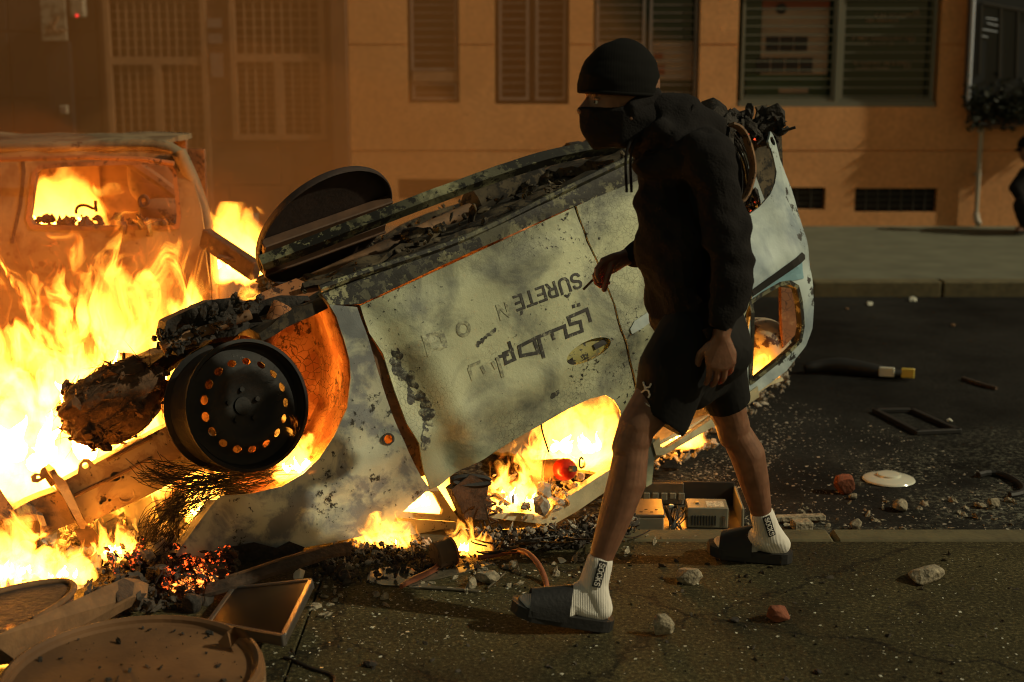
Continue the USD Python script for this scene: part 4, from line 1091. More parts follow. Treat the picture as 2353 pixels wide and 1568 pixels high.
# ================================================================ ROAD SIGN THROWN ON THE WRECK
sgn = Thing('road_sign', 'round metal road sign seen from behind with its bent post, lying across the wreck', 'road sign', at_y(745, 560, 5.3))
so = at_y(742, 516, 5.30)
e1 = at_y(915, 480, 5.48) - at_y(575, 602, 5.12)
e1 /= np.linalg.norm(e1)
vdir = (so - C) / np.linalg.norm(so - C)
uimg = np.cross(e1, vdir); uimg *= np.sign(uimg[2]) / np.linalg.norm(uimg)
e2 = .57 * uimg - .82 * vdir                                     # leaning over towards the camera
e2 -= e1 * (e1 @ e2); e2 /= np.linalg.norm(e2)
e3 = np.cross(e1, e2)
if e3[1] > 0:
    e3 = -e3
RS = .29
dsc = lathe([(0, 0), (RS - .012, 0), (RS - .004, .003), (RS, .01), (RS, .026), (RS - .005, .030), (RS - .010, .026), (RS - .012, .01), (RS - .02, .006), (0, .006)], 72)
sgn.add('disc', place(dsc, so, e1, e2, e3), M['sign_back'], smooth=35)
for off, hh in ((.03, .040), (-.09, .045)):
    hwid = math.sqrt(max(.01, RS ** 2 - off ** 2)) - .01
    sgn.add('rail', obox(so + e2 * off + e3 * .028, (e1, e2, e3), (2 * hwid, hh, .040), .004), M['sign_rail'])
    sgn.add('rail_lip', obox(so + e2 * (off - .022) + e3 * .045, (e1, e2, e3), (2 * hwid, .010, .018), .002), M['sign_rail'])
post = spline([at_y(u, v, Y) for u, v, Y in ((600, 606, 5.10), (760, 545, 5.16), (905, 488, 5.22), (1000, 452, 5.28), (1100, 415, 5.34), (1200, 381, 5.42), (1290, 356, 5.50), (1360, 343, 5.56), (1415, 340, 5.60), (1460, 352, 5.63), (1500, 392, 5.66), (1525, 450, 5.68))], 40)
bar = tube(post, .030, 4)
bar.vertices = np.array(bar.vertices) + .006 * (meshkit.fbm(np.array(bar.vertices) * 9, 3, 2)[:, None] - .5) * UPV
sgn.add('post', bar, M['sill_paint'])

# ================================================================ BURNING VAN BEHIND
VY = 6.5
van = Thing('burning_van', 'burnt pale van with an empty side window and fire inside, behind the big flames', 'van', (at_y(200, 600, VY)[0], VY + .7, RZ))


def vpoly(pts):
    return Polygon([(at_y(u, v, VY)[0], at_y(u, v, VY)[2]) for u, v in pts]).buffer(0)


def vskin(poly, y0, t, res=.06, lean=.0):
    m = cs(poly).extrude(t).refine_to_length(res)
    v, f, _ = meshkit.arrays(m)
    y = y0 + v[:, 2] + lean * np.clip(v[:, 1] - .75, 0, 1) ** 1.3 + .03 * (meshkit.fbm(np.stack([v[:, 0] * 4, v[:, 1] * 4, 0 * v[:, 0]], -1), 3, 9) - .5)
    x = v[:, 0]
    return trimesh.Trimesh(np.stack([x, y, v[:, 1]], 1), f[:, ::-1], process=False)


side = [(-700, 360), (-200, 352), (-40, 346), (0, 340), (100, 345), (220, 338), (270, 330), (320, 331), (370, 340), (402, 362), (416, 395), (438, 430), (455, 480), (466, 530), (474, 590), (482, 660), (484, 760), (476, 840), (440, 900), (400, 905), (385, 850), (330, 800), (270, 815), (235, 880), (225, 920), (-700, 940)]
winv = [(64, 402), (74, 390), (130, 384), (240, 380), (330, 378), (372, 382), (388, 400), (398, 450), (406, 500), (404, 522), (330, 524), (200, 526), (70, 522), (58, 505), (60, 450)]
win2 = [(-330, 400), (-60, 398), (-16, 404), (-12, 520), (-330, 524)]
vs_ = van.add('side_panel', vskin(vpoly(side).difference(vpoly(winv)).difference(vpoly(win2)), VY, .02, lean=.35), M['van_paint'], smooth=40)
van.add('window_frame', vskin(vpoly(winv).buffer(.012).difference(vpoly(winv).buffer(-.008)), VY - .006, .04, lean=.35), M['van_rust'], parent=vs_)
van.add('door_seam', vskin(vpoly([(24, 360), (36, 372), (42, 400), (40, 470), (30, 560), (22, 560), (32, 470), (33, 400), (28, 376)]), VY - .004, .006, lean=.35), M['char'], parent=vs_)
van.add('gutter', tube([at_y(u, v, VY - .02 + .05) for u, v in ((-300, 372), (40, 366), (200, 362), (330, 366), (400, 376))], .012, 6), M['van_rust'], parent=vs_)
van.add('scorched_recess', vskin(vpoly([(330, 372), (350, 362), (396, 366), (412, 392), (400, 398), (380, 378)]), VY - .004, .006, lean=.35), M['char'], parent=vs_)


def vbox(u0, u1, v0, v1, y0, y1, m, name, amp=.03, seed=1):
    a, b = at_y(u0, v1, VY), at_y(u1, v0, VY)
    mm = m3.Manifold.cube([b[0] - a[0], y1 - y0, b[2] - a[2]]).translate([a[0], y0, a[2]]).refine_to_length(.08)
    v, f, _ = meshkit.arrays(mm)
    v = v + amp * (np.stack([meshkit.fbm(v * 5 + 13 * k, 3, seed + k) for k in range(3)], -1) - .5)
    return van.add(name, trimesh.Trimesh(v, f, process=False), M[m], smooth=50)


vbox(-700, 300, 338, 352, VY + .14, VY + 1.25, 'van_paint', 'roof', .05, 3)
van.add('roof_edge', tube(spline([at_y(u, v, VY) + (0, .16, 0) for u, v in ((-300, 352), (0, 344), (220, 341), (320, 337), (372, 346), (404, 366))], 20), .03, 8), M['van_paint'], smooth=50)
vbox(-700, 330, 384, 900, VY + 1.3, VY + 1.34, 'van_rust', 'far_side', .03, 5)
for a, b in ((-60, 40), (250, 280)):
    vbox(a, b, 350, 560, VY + 1.25, VY + 1.3, 'van_rust', 'far_pillar', .03, 6)
vbox(440, 478, 560, 860, VY + .03, VY + 1.3, 'van_paint', 'tail_panel', .03, 8)
rp = spline([at_y(u, v, VY) + (0, .12, 0) for u, v in ((396, 352), (428, 420), (452, 490), (466, 560), (474, 660))], 14)
van.add('rear_pillar', tube(rp, .035, 8), M['van_paint'], smooth=50)
van.add('brace', tube([at_y(190, 372, VY) + (0, .6, 0), at_y(300, 440, VY) + (0, .55, 0), at_y(372, 490, VY) + (0, .5, 0)], .03, 8), M['van_rust'])
st_ = trimesh.creation.icosphere(3)
v = np.array(st_.vertices); v = np.sign(v) * np.abs(v) ** .75
for (u, vv, rx, rz, yy) in ((262, 440, .16, .15, .85), (330, 505, .12, .06, .4)):
    van.add('seat', trimesh.Trimesh(at_y(u, vv, VY) + (0, yy, 0) + v * np.array([rx, .1, rz]), st_.faces, process=False), M['van_rust'], smooth=True)
van.add('window_remains', chunks([at_y(R.uniform(60, 400), R.uniform(508, 530), VY) + (0, R.uniform(.0, .3), 0) for _ in range(70)], .02, .09, 31), M['char'], kind='stuff')
for (u, vv) in ((310, 880), (-420, 900)):
    o_ = at_y(u, vv, VY)
    o_[2] = RZ + .22
    wp = lathe([(0, 0), (.17, 0), (.2, -.02), (.22, -.02), (.22, .15), (.18, .15), (.18, .04), (0, .04)], 40)
    van.add('wheel', place(wp, o_, (1, 0, 0), (0, 0, 1), (0, 1, 0)), M['rim_black'], smooth=40)
wire_ = spline([at_y(u, v, VY) + (0, .25, 0) for u, v in ((138, 505), (140, 490), (165, 486), (182, 492), (184, 478), (186, 500))], 16)
van.add('seat_spring', tube(wire_, .008, 5), M['char'])
ring_ = np.array([at_y(292 + 10 * math.cos(t), 478 + 13 * math.sin(t), VY) + (0, .3, 0) for t in np.linspace(0, 6.283, 20)])
van.add('headrest_loop', tube(ring_, .010, 6), M['char'])

pk = Thing('burning_plank', 'charred plank leaning in the fire between van and wreck', 'plank', at_y(540, 600, 6.2))
a, b = at_y(470, 545, 6.3), at_y(590, 625, 6.1)
ax = b - a; L_ = np.linalg.norm(ax)
pk.add('board', obox((a + b) / 2, frame3(ax), (L_, .05, .085), .005), M['wood_burnt'])
pk.add('splinter', tube([at_y(500, 590, 6.15), at_y(545, 600, 6.15), at_y(585, 622, 6.1)], [.012, .009, .003], 6), M['wood_burnt'])

#@@FIRES

# ================================================================ FIRES
fire('towering bright fire roaring beside the wreck at the left edge of the photo', 40, 1190, 4.95, 1.0, .26, .60, k=30, scale=6.5, lo=.30, hi=.66, core=8.0, n=9, seed=2)
fire('broad sheet of flame rising between the van and the front wheel of the wreck', 300, 1030, 5.2, .60, .20, .52, k=28, scale=7.6, lo=.32, hi=.63, core=8.0, n=6, seed=5)
fire('small bright flame tongue at the tip of the chassis of the wreck', 432, 790, 5.2, .10, .12, .17, k=30, scale=8, lo=.20, hi=.60, seed=7)
fire('yellow fire glowing around the charred plank behind the wreck', 535, 650, 6.7, .27, .2, .20, k=26, scale=6, lo=.15, hi=.55, core=6.0, n=4, seed=9)
fire('fire burning inside the van, seen through its side window', 120, 560, VY + .8, .42, .25, .22, k=16, scale=5, lo=.20, hi=.60, core=4.0, n=4, seed=12)
fire('little flame dancing under the road sign post', 575, 692, 4.75, .055, .05, .05, k=22, scale=16, lo=.30, hi=.60, seed=14)
fire('fire licking up inside the front wheel arch', 676, 1112, 4.70, .12, .06, .14, k=60, scale=10, lo=.20, hi=.60, core=14.0, n=4, seed=17)
fire('fire at the back of the door window, beside the rear door post', 1330, 1080, 5.45, .28, .12, .23, k=36, scale=10, lo=.22, hi=.58, core=7.0, n=6, seed=19)
fire('leaping flames low in the front of the door window', 1190, 1188, 5.12, .17, .07, .17, k=60, scale=12, lo=.24, hi=.60, core=6.0, n=4, seed=23)
fire('fire filling the triangular quarter window', 968, 1190, 5.10, .16, .08, .13, k=60, scale=7, lo=.05, hi=.45, core=8.0, n=6, seed=26)
fire('low fire under the edge of the front wing and windscreen pillar', 890, 1278, 4.72, .18, .06, .085, k=70, scale=20, lo=.22, hi=.58, core=6.0, n=5, seed=29)
fire('thin fire on the pavement beside the round burnt can', 1070, 1285, 4.62, .12, .04, .085, k=50, scale=22, lo=.28, hi=.60, core=4.0, n=4, seed=31)
fire('small flames among the glowing rubble below the flange of the chassis', 268, 1292, 4.45, .12, .06, .085, k=60, scale=18, lo=.22, hi=.58, core=6.0, n=4, seed=33)
fire('flames low at the left edge in front of the bumper beam', 30, 1360, 4.2, .20, .10, .15, k=50, scale=12, lo=.20, hi=.60, core=6.0, n=5, seed=36)
fire('small flames in the rubble under the crash box', 150, 1345, 4.25, .13, .07, .09, k=50, scale=15, lo=.24, hi=.60, core=6.0, n=4, seed=46)
fire('fire in the near corner beside the round lid', 70, 1568, 3.72, .17, .06, .09, k=60, scale=17, lo=.22, hi=.60, core=5.0, n=5, seed=38)
fire('small fire behind the canister at the front of the wreck', 470, 1200, 4.75, .10, .1, .09, k=45, scale=10, lo=.15, hi=.5, core=7.0, n=4, seed=40)
fire('fire smouldering at the foot of the rear quarter window', 1752, 878, 5.85, .09, .1, .07, k=30, scale=14, lo=.22, hi=.58, core=5.0, n=4, seed=42)
fire('fire seen through the rear door window between the walking person\'s legs', 1560, 1030, 5.75, .16, .12, .10, k=30, scale=12, lo=.24, hi=.58, core=6.0, n=4, seed=44)


# smoke drifting between the fires and the building
smk = Thing('smoke', 'brown smoke drifting in front of the stone building, lit by the fires', 'smoke', (-2.2, 10, 0), kind='stuff')
for i, (x, y, z, a, b, c, d) in enumerate(((-3.4, 9.8, 1.4, 2.8, 2.3, 2.9, .045), (-1.9, 9.4, 1.0, 2.9, 1.9, 1.9, .065), (-1.1, 11.0, 1.1, 2.5, 2.2, 1.7, .035), (-1.5, 8.3, .7, 1.5, 1.0, 1.0, .22), (-2.0, 5.95, .55, 1.2, .40, .85, .26))):
    m_ = trimesh.creation.icosphere(4)
    v = np.array(m_.vertices)
    v = v * (1 + .75 * (meshkit.fbm(v * 1.5 + 5 * i, 4, i) - .5))[:, None] * np.array([a, b, c]) + (x, y, z)
    v[:, 2] = np.maximum(v[:, 2], .012 + .004 * i)
    v[:, 1] = np.minimum(v[:, 1], WY - .20 - .01 * i)
    smk.add('plume', trimesh.Trimesh(v, m_.faces, process=False), mat('smoke_%d' % i, {'v': ('principled_volume', {'color': (.94, .40, .13), 'density': d, 'anisotropy': .2})}, surface=None, volume='v.volume'))

# ================================================================ THE WALKING PERSON
HD = np.array([-.95, -.31, 0]); HD /= np.linalg.norm(HD)       # heading
LF = np.array([-HD[1], HD[0], 0])                                 # towards the left side (nearer the camera)
UP = np.array([0, 0, 1.])
_SPH = trimesh.creation.icosphere(2).vertices


def hull(*balls):
    pts = np.vstack([np.array(p) + _SPH * (np.array(r) if np.ndim(r) else r) for p, r in balls])
    return m3.Manifold.hull_points(np.ascontiguousarray(pts))


def chain(balls):
    return [hull(a, b) for a, b in zip(balls[:-1], balls[1:])]


def smooth_union(parts, res=.016, it=12, folds=0.0, ff=14, seed=1, stretch=(1, 1, 1)):
    m = m3.Manifold.batch_boolean(parts, m3.OpType.Add).refine_to_length(res)
    v, f, _ = meshkit.arrays(m)
    t = trimesh.Trimesh(v, f, process=True)
    trimesh.smoothing.filter_taubin(t, .5, .52, it)
    if folds:
        n = t.vertex_normals
        d = meshkit.fbm(np.array(t.vertices) * ff * np.array(stretch) + 3.3 * seed, 3, seed) - .5
        ridge = np.abs(meshkit.fbm(np.array(t.vertices) * ff * .6 * np.array(stretch) + 9.1 * seed, 2, seed + 5) - .5)
        t.vertices = t.vertices + n * ((d * 1.2 - ridge * 1.4) * folds)[:, None]
    return t


def hand(w, fwd, across, back, curls, spread=.0, k=1.0, thumb=(.5, .3)):
    '''Five-fingered hand: wrist w, fingers along fwd, across from little finger to index, back = back of the hand.'''
    fwd, across, back = [np.array(x, float) / np.linalg.norm(x) for x in (fwd, across, back)]
    parts = []
    kn = []
    for i, (a, r) in enumerate(((-.030, .0115), (-.010, .0125), (.011, .013), (.032, .0125))):
        kn.append((w + fwd * k * (.082 + .008 * (i in (1, 2)) - .006 * (i == 0)) + across * k * a * 1.02 + back * .003, r * k))
    parts.append(hull((w, .024 * k), *kn, (w + fwd * .05 * k + across * .034 * k, .014 * k), (w + fwd * .05 * k - across * .032 * k, .013 * k)))
    for i, (L, r) in enumerate(((.056, .0075), (.070, .0085), (.076, .0088), (.070, .0086))):
        p, d, rr = kn[i][0], fwd + across * spread * (i - 1.5), r * k
        d = d / np.linalg.norm(d)
        c = curls[i] if np.ndim(curls) else curls
        segs = [(p, rr * 1.22)]
        ang = 0
        for j, (fr, cu) in enumerate(((.46, .55), (.30, 1.0), (.24, .7))):
            ang += c * cu
            dd = d * math.cos(ang) - back * math.sin(ang)
            p = p + dd * L * fr * k
            segs.append((p, rr * (1.08 - .12 * j)))
        parts += chain(segs)
    t0 = w + fwd * .030 * k + across * .028 * k - back * .006
    t1 = t0 + (fwd * .62 + across * thumb[0] - back * .35) * .042 * k
    t2 = t1 + (fwd * .80 + across * (thumb[0] - .35) - back * thumb[1]) * .034 * k
    t3 = t2 + (fwd * .80 + across * (thumb[0] - .75) - back * thumb[1] * 1.4) * .026 * k
    parts += chain([(t0, .0145 * k), (t1, .0115 * k), (t2, .0105 * k), (t3, .0088 * k)])
    return parts, kn, (t1, t2, t3)


YN, YF, YM = 4.06, 4.38, 4.21                 # depth of the near (left) and far (right) side and of the middle
per = Thing('person', 'person in black hoodie, beanie, face cover, shorts and slides, striding left with a cigarette', 'person', (*at_y(1520, 1200, 4.25)[:2], 0))
J = {}
J['neck'] = at_y(1492, 282, YM)
J['chest'] = at_y(1556, 410, YM)
J['belly'] = at_y(1595, 585, YM)
J['hip'] = at_y(1606, 745, YM)
J['hipN'] = at_y(1600, 775, YN + .05)
J['hipF'] = at_y(1612, 770, YF - .05)
J['kneeN'] = at_y(1456, 1008, 4.03)
J['ankN'] = at_y(1363, 1345, 3.99)
J['kneeF'] = at_y(1685, 980, 4.44)
J['ankF'] = at_y(1764, 1222, 4.53)
J['shN'] = at_y(1622, 352, YN + .01)
J['elN'] = at_y(1688, 590, YN - .06)
J['wrN'] = at_y(1656, 772, YN - .10)
J['shF'] = at_y(1535, 345, YF)
J['elF'] = at_y(1560, 560, YF + .08)
J['wrF'] = at_y(1437, 592, YF + .04)
head = at_y(1424, 237, YM)

# feet
def foot(ank, heel, toe, r=1.0):
    d = toe - heel
    L_ = np.linalg.norm(d); d = d / L_
    side_ = np.cross(d, UP); side_ /= np.linalg.norm(side_)
    up = np.cross(side_, d)
    mid = heel + d * L_ * .45 + up * .045
    ball = heel + d * L_ * .74 + up * .020
    return [hull((ank, .040 * r), (heel + up * .030 + d * .022, .030 * r), (heel + up * .012 + d * .025, .022)),
            hull((ank + d * .01 - up * .02, .036 * r), (mid, .032 * r), (heel + up * .02 + d * .03, .028)),
            hull((mid, .032 * r), (ball + side_ * .026, .019), (ball - side_ * .026, .018), (heel + d * L_ * .45 + up * .012 + side_ * .02, .018), (heel + d * L_ * .45 + up * .012 - side_ * .02, .018)),
            hull((ball + side_ * .027, .019), (ball - side_ * .027, .018), (toe - d * .020 + side_ * .016 + up * .014, .016), (toe - d * .034 - side_ * .020 + up * .012, .013))], d, side_, up


heelN, toeN = at_y(1392, 1424, 3.98), at_y(1190, 1392, 3.97)
heelF, toeF = at_y(1806, 1266, 4.55), at_y(1638, 1248, 4.62)
heelF[2] = .030
toeF[2] = .030
footN, dN, sN, uN = foot(J['ankN'], heelN, toeN)
footF, dF, sF, uF = foot(J['ankF'], heelF, toeF)


def leg(hip, knee, ank, fwd):
    sh = ank - knee
    a = sh / np.linalg.norm(sh)
    back = np.cross(np.cross(a, fwd), a); back /= -np.linalg.norm(back)
    return [hull((hip, .088), (hip * .45 + knee * .55, .072)), hull((hip * .45 + knee * .55, .072), (knee - a * .04, .056)),
            hull((knee - a * .04, .055), (knee, .054), (knee - back * .012 + a * .03, .046)),
            hull((knee + a * .02, .050), (knee + sh * .28 + back * .016, .057)), hull((knee + sh * .28 + back * .016, .057), (knee + sh * .52 + back * .010, .049)),
            hull((knee + sh * .52 + back * .010, .049), (knee + sh * .82, .034)), hull((knee + sh * .82, .034), (ank, .036))]


fwdF = at_y(1400, 592, YF + .03) - J['wrF']
hN, knN, _ = hand(J['wrN'], at_y(1657, 860, YN - .10) - J['wrN'], -LF * .25 + HD * 1.0, LF, [.55, .5, .45, .35], k=1.0)
hF, knF, thF = hand(J['wrF'], HD * .9 + UP * -.35 + LF * .1, LF * .55 + UP * .55 + HD * .25, -LF * .2 + UP * .9 - HD * -.2, [1.25, 1.15, .95, .8], k=.98, thumb=(.25, .75))
torso = [hull((J['neck'], .055), (J['chest'] + UP * .02, .085)), hull((J['chest'], .09), (J['belly'], .09), (J['shN'] - LF * .03, .042), (J['shF'] + LF * .03, .042)), hull((J['belly'], .09), (J['hip'], .10), (J['hipN'], .08), (J['hipF'], .08))]
arms = chain([(J['shN'] - LF * .02, .046), (J['elN'], .040), (J['wrN'] * .7 + J['elN'] * .3, .034), (J['wrN'], .026)]) + chain([(J['shF'] + LF * .02, .046), (J['elF'], .040), (J['wrF'] * .7 + J['elF'] * .3, .034), (J['wrF'], .026)])
# head with face: skull, jaw, brow, nose, ears
HU = UP * .985 - HD * .10; HU /= np.linalg.norm(HU)
HF = HD - HU * (HD @ HU); HF /= np.linalg.norm(HF)
HL = np.cross(HU, HF)
hp = lambda f, l, u: head + HF * f + HL * l + HU * u
skull = [hull((hp(-.03, 0, .055), .085), (hp(.02, 0, .05), .082), (hp(.03, 0, -.01), .070)), hull((hp(.03, 0, .0), .066), (hp(.045, 0, -.085), .032), (hp(-.01, .04, -.05), .03), (hp(-.01, -.04, -.05), .03)),
         hull((hp(.088, .03, .018), .010), (hp(.088, -.03, .018), .010), (hp(.070, 0, .03), .03)),
         hull((hp(.095, 0, .004), .009), (hp(.120, 0, -.034), .010), (hp(.090, .012, -.036), .009), (hp(.090, -.012, -.036), .009)),
         hull((hp(.062, .038, -.03), .022), (hp(.062, -.038, -.03), .022)),
         hull((hp(-.01, .078, .0), .012), (hp(-.005, .082, -.04), .010)), hull((hp(-.01, -.078, .0), .012), (hp(-.005, -.082, -.04), .010)),
         hull((hp(-.02, 0, -.04), .055), (J['neck'], .052))]
lips = [hull((hp(.092, .018, -.064), .007), (hp(.098, 0, -.062), .008), (hp(.092, -.018, -.064), .007))]
body = smooth_union(torso + arms + hN + hF + leg(J['hipN'], J['kneeN'], J['ankN'], HD) + leg(J['hipF'], J['kneeF'], J['ankF'], HD) + footN + footF + skull + lips, .009, 8)
bp = per.add('body', body, M['skin'], smooth=True)
for sgn_ in (1, -1):
    c_ = hp(.079, .032 * sgn_, -.004)
    ey = per.add('eye', trimesh.creation.icosphere(2, .0125).apply_translation(c_), M['eye'], smooth=True, parent=bp)
    per.add('iris', trimesh.creation.icosphere(2, .006).apply_translation(c_ + HF * .0085), M['iris'], smooth=True, parent=bp)
    lid = hull((c_ + HF * .004 + HL * .012 + HU * .008, .005), (c_ + HF * .010 + HU * .010, .0055), (c_ + HF * .004 - HL * .012 + HU * .008, .005))
    per.add('eyelid', lid, M['skin'], smooth=True, parent=bp)
    per.add('eyebrow', hull((hp(.092, .016 * sgn_, .020), .004), (hp(.080, .048 * sgn_, .024), .003)), M['black'], smooth=True, parent=bp)
# beanie
bc = at_y(1422, 199, YM)
sp_ = trimesh.creation.icosphere(5)
v = np.array(sp_.vertices)
v[:, 2] = np.where(v[:, 2] < -.16, -.16 - (.0) * v[:, 2], v[:, 2])
v = v * np.array([.124, .102, .136])
slump = np.clip(v[:, 2] / .136, 0, 1)
v[:, 0] -= .010 * slump ** 2                                    # the crown sags to the back
v[:, 2] -= .004 * np.clip(v[:, 0] / .124, 0, 1) * slump
tiltb = .06
pts = bc + np.outer(v[:, 0], HF * math.cos(tiltb) - HU * math.sin(tiltb)) + np.outer(v[:, 1], HL) + np.outer(v[:, 2], HU * math.cos(tiltb) + HF * math.sin(tiltb))
fold_ = meshkit.fbm(pts * np.array([9, 9, 26]), 3, 3) - .5
fold2 = np.abs(meshkit.fbm(pts * 12, 2, 8) - .5)
pts = pts + (pts - bc) * (fold_ * .085 - fold2 * .06)[:, None]
bn = per.add('beanie', trimesh.Trimesh(pts, sp_.faces, process=False), M['knit'], smooth=True)
t_ = np.linspace(0, 2 * math.pi, 49)
cuff = np.array([bc + HF * .1165 * math.cos(a) + HL * .097 * math.sin(a) + HU * (-.019 - .006 * math.cos(a)) for a in t_])
per.add('cuff', tube(cuff, .0062, 8), M['knit'], smooth=True, parent=bn)
# face cover
fm_ = smooth_union([hull((hp(.119, 0, -.031), .011), (hp(.098, .034, -.03), .012), (hp(.098, -.034, -.03), .012), (hp(.02, .074, -.024), .014), (hp(.02, -.074, -.024), .014), (hp(.082, 0, -.085), .028), (hp(.060, 0, -.122), .020), (hp(.0, .055, -.09), .03), (hp(.0, -.055, -.09), .03)),
                    hull((hp(-.005, .083, -.008), .018), (hp(-.005, -.083, -.008), .018), (hp(-.075, .04, .03), .035), (hp(-.075, -.04, .03), .035), (hp(-.03, .05, -.08), .03), (hp(-.03, -.05, -.08), .03)),
                    hull((hp(.02, .074, -.022), .014), (hp(.02, -.074, -.022), .014), (hp(-.08, .05, -.01), .03), (hp(-.08, -.05, -.01), .03), (hp(.0, .055, -.10), .03), (hp(.0, -.055, -.10), .03), (J['neck'] - UP * .0, .075))], .010, 22, .007, 17, 4, (.6, .6, 1.6))
per.add('face_cover', fm_, M['hoodie'], smooth=True)
# hoodie: torso, hood folded at the nape, sleeves
hood = [hull((at_y(1508, 262, YM), .066), (at_y(1572, 258, YM), .066), (at_y(1618, 306, YM), .060), (at_y(1560, 330, YM - .10), .05), (at_y(1560, 330, YM + .10), .05)),
        hull((at_y(1480, 330, YM), .060), (at_y(1520, 300, YM - .09), .045), (at_y(1520, 300, YM + .09), .045), (at_y(1580, 330, YM), .08))]
tor = [hull((J['chest'] + UP * .03, .125), (J['shN'], .070), (J['shF'], .070), (at_y(1500, 380, YM - .05), .06), (at_y(1500, 380, YM + .05), .06), (at_y(1600, 330, YM), .06)),
       hull((J['chest'] - UP * .02, .13), (at_y(1560, 560, YM), .125), (at_y(1570, 560, YM - .08), .11), (at_y(1570, 560, YM + .08), .10), (at_y(1628, 420, YM), .08), (at_y(1520, 460, YM - .04), .085)),
       hull((at_y(1560, 560, YM), .13), (at_y(1575, 560, YM - .08), .11), (at_y(1570, 560, YM + .08), .10), (at_y(1582, 690, YM), .13), (at_y(1594, 690, YM - .08), .115), (at_y(1594, 690, YM + .08), .11), (at_y(1620, 560, YM), .11)),
       hull((at_y(1580, 690, YM), .128), (at_y(1594, 690, YM - .08), .115), (at_y(1594, 690, YM + .08), .11), (at_y(1586, 722, YM), .115), (at_y(1600, 720, YM - .08), .105), (at_y(1600, 720, YM + .08), .10))]
slN = chain([(J['shN'] + UP * .005, .080), (J['shN'] * .5 + J['elN'] * .5 + at_y(1690, 470, YN) * 0, .074), (J['elN'] + np.array([.004, 0, 0]), .068), (J['elN'] * .45 + J['wrN'] * .55, .062), (J['wrN'] + UP * .035, .050), (J['wrN'] + UP * .012, .043)])
slF = chain([(J['shF'], .075), (J['elF'], .062), (J['wrF'] * .6 + J['elF'] * .4, .052), (J['wrF'] + (J['elF'] - J['wrF']) * .12, .042)])
ho = per.add('hoodie', smooth_union(hood + tor + slN + slF, .012, 6, .046, 8, 2, (1, 1, 1.3)), M['hoodie'], smooth=True)
for du, yy in ((1438, YM - .05), (1449, YM - .03)):
    per.add('drawstring', tube(spline([at_y(du + 14, 322, yy - .05), at_y(du + 2, 350, yy - .07), at_y(du, 400, yy - .06), at_y(du + 2, 442, yy - .06)], 12), .0045, 6), M['hoodie'], parent=ho)
# shorts
kN, kF = J['kneeN'], J['kneeF']
hemN = at_y(1512, 945, 4.06)
hemF = at_y(1672, 905, 4.38)
sh_ = smooth_union([hull((J['hip'] + UP * .02, .13), (J['hipN'], .115), (J['hipF'], .115), (at_y(1640, 800, YM), .12)),
                    hull((J['hipN'], .118), (at_y(1547, 850, 4.07), .104), (at_y(1640, 800, YN + .06), .085)), hull((at_y(1547, 850, 4.07), .104), (hemN + np.array([.012, 0, -.02]), .087)),
                    hull((J['hipF'], .118), (at_y(1645, 840, 4.34), .098), (J['hip'], .115)), hull((at_y(1645, 840, 4.34), .098), (hemF - UP * .03, .078)),
                    hull((at_y(1560, 860, 4.08), .085), (at_y(1640, 850, 4.32), .085), (at_y(1592, 890, 4.2), .07))], .013, 10, .009, 9, 8, (1.3, 1.3, .4))
# cut the trouser legs off square at the hems
for kk, hm, top_ in ((kN, hemN, J['hipN']), (kF, hemF, J['hipF'])):
    ax_ = kk - top_; ax_ /= np.linalg.norm(ax_)
    lim = (hm + ax_ * .024)
    d_ = (np.array(sh_.vertices) - lim) @ ax_
    near_ = np.linalg.norm(np.array(sh_.vertices) - hm, axis=1) < .2
    sh_.vertices = sh_.vertices - np.outer(np.where(near_, np.maximum(d_, 0), 0), ax_)
sp0 = per.add('shorts', sh_, M['shorts'], smooth=True)
# printed emblem on the shorts
tri = trimesh.proximity.ProximityQuery(sh_)
def on_shorts(u, v):
    r = ray(u, v); r = r / np.linalg.norm(r)
    hit, _, _ = sh_.ray.intersects_location([C], [r], multiple_hits=False)
    return hit[0] - r * .004 if len(hit) else at_y(u, v, 3.97)


def print_line(pts, wd, name, m='white_print', parent=None):
    per.add(name, tube(np.array([on_shorts(u, v) for u, v in pts]), wd, 5), M[m], parent=parent)


print_line([(1478, 878), (1480, 886), (1485, 891), (1492, 890), (1496, 882)], .0026, 'emblem', parent=sp0)
print_line([(1474, 902), (1482, 896), (1490, 898), (1493, 908), (1490, 914)], .0026, 'emblem', parent=sp0)
print_line([(1482, 888), (1484, 898)], .0034, 'emblem', parent=sp0)
for i in range(9):
    a_ = np.array([1468 + 2.9 * i, 914 + 2.1 * i])
    print_line([tuple(a_), tuple(a_ + (.2, 3.2)), tuple(a_ + (1.9, 4.0))], .0013, 'lettering', parent=sp0)
# socks and slides
def swell(parts, k):
    return parts


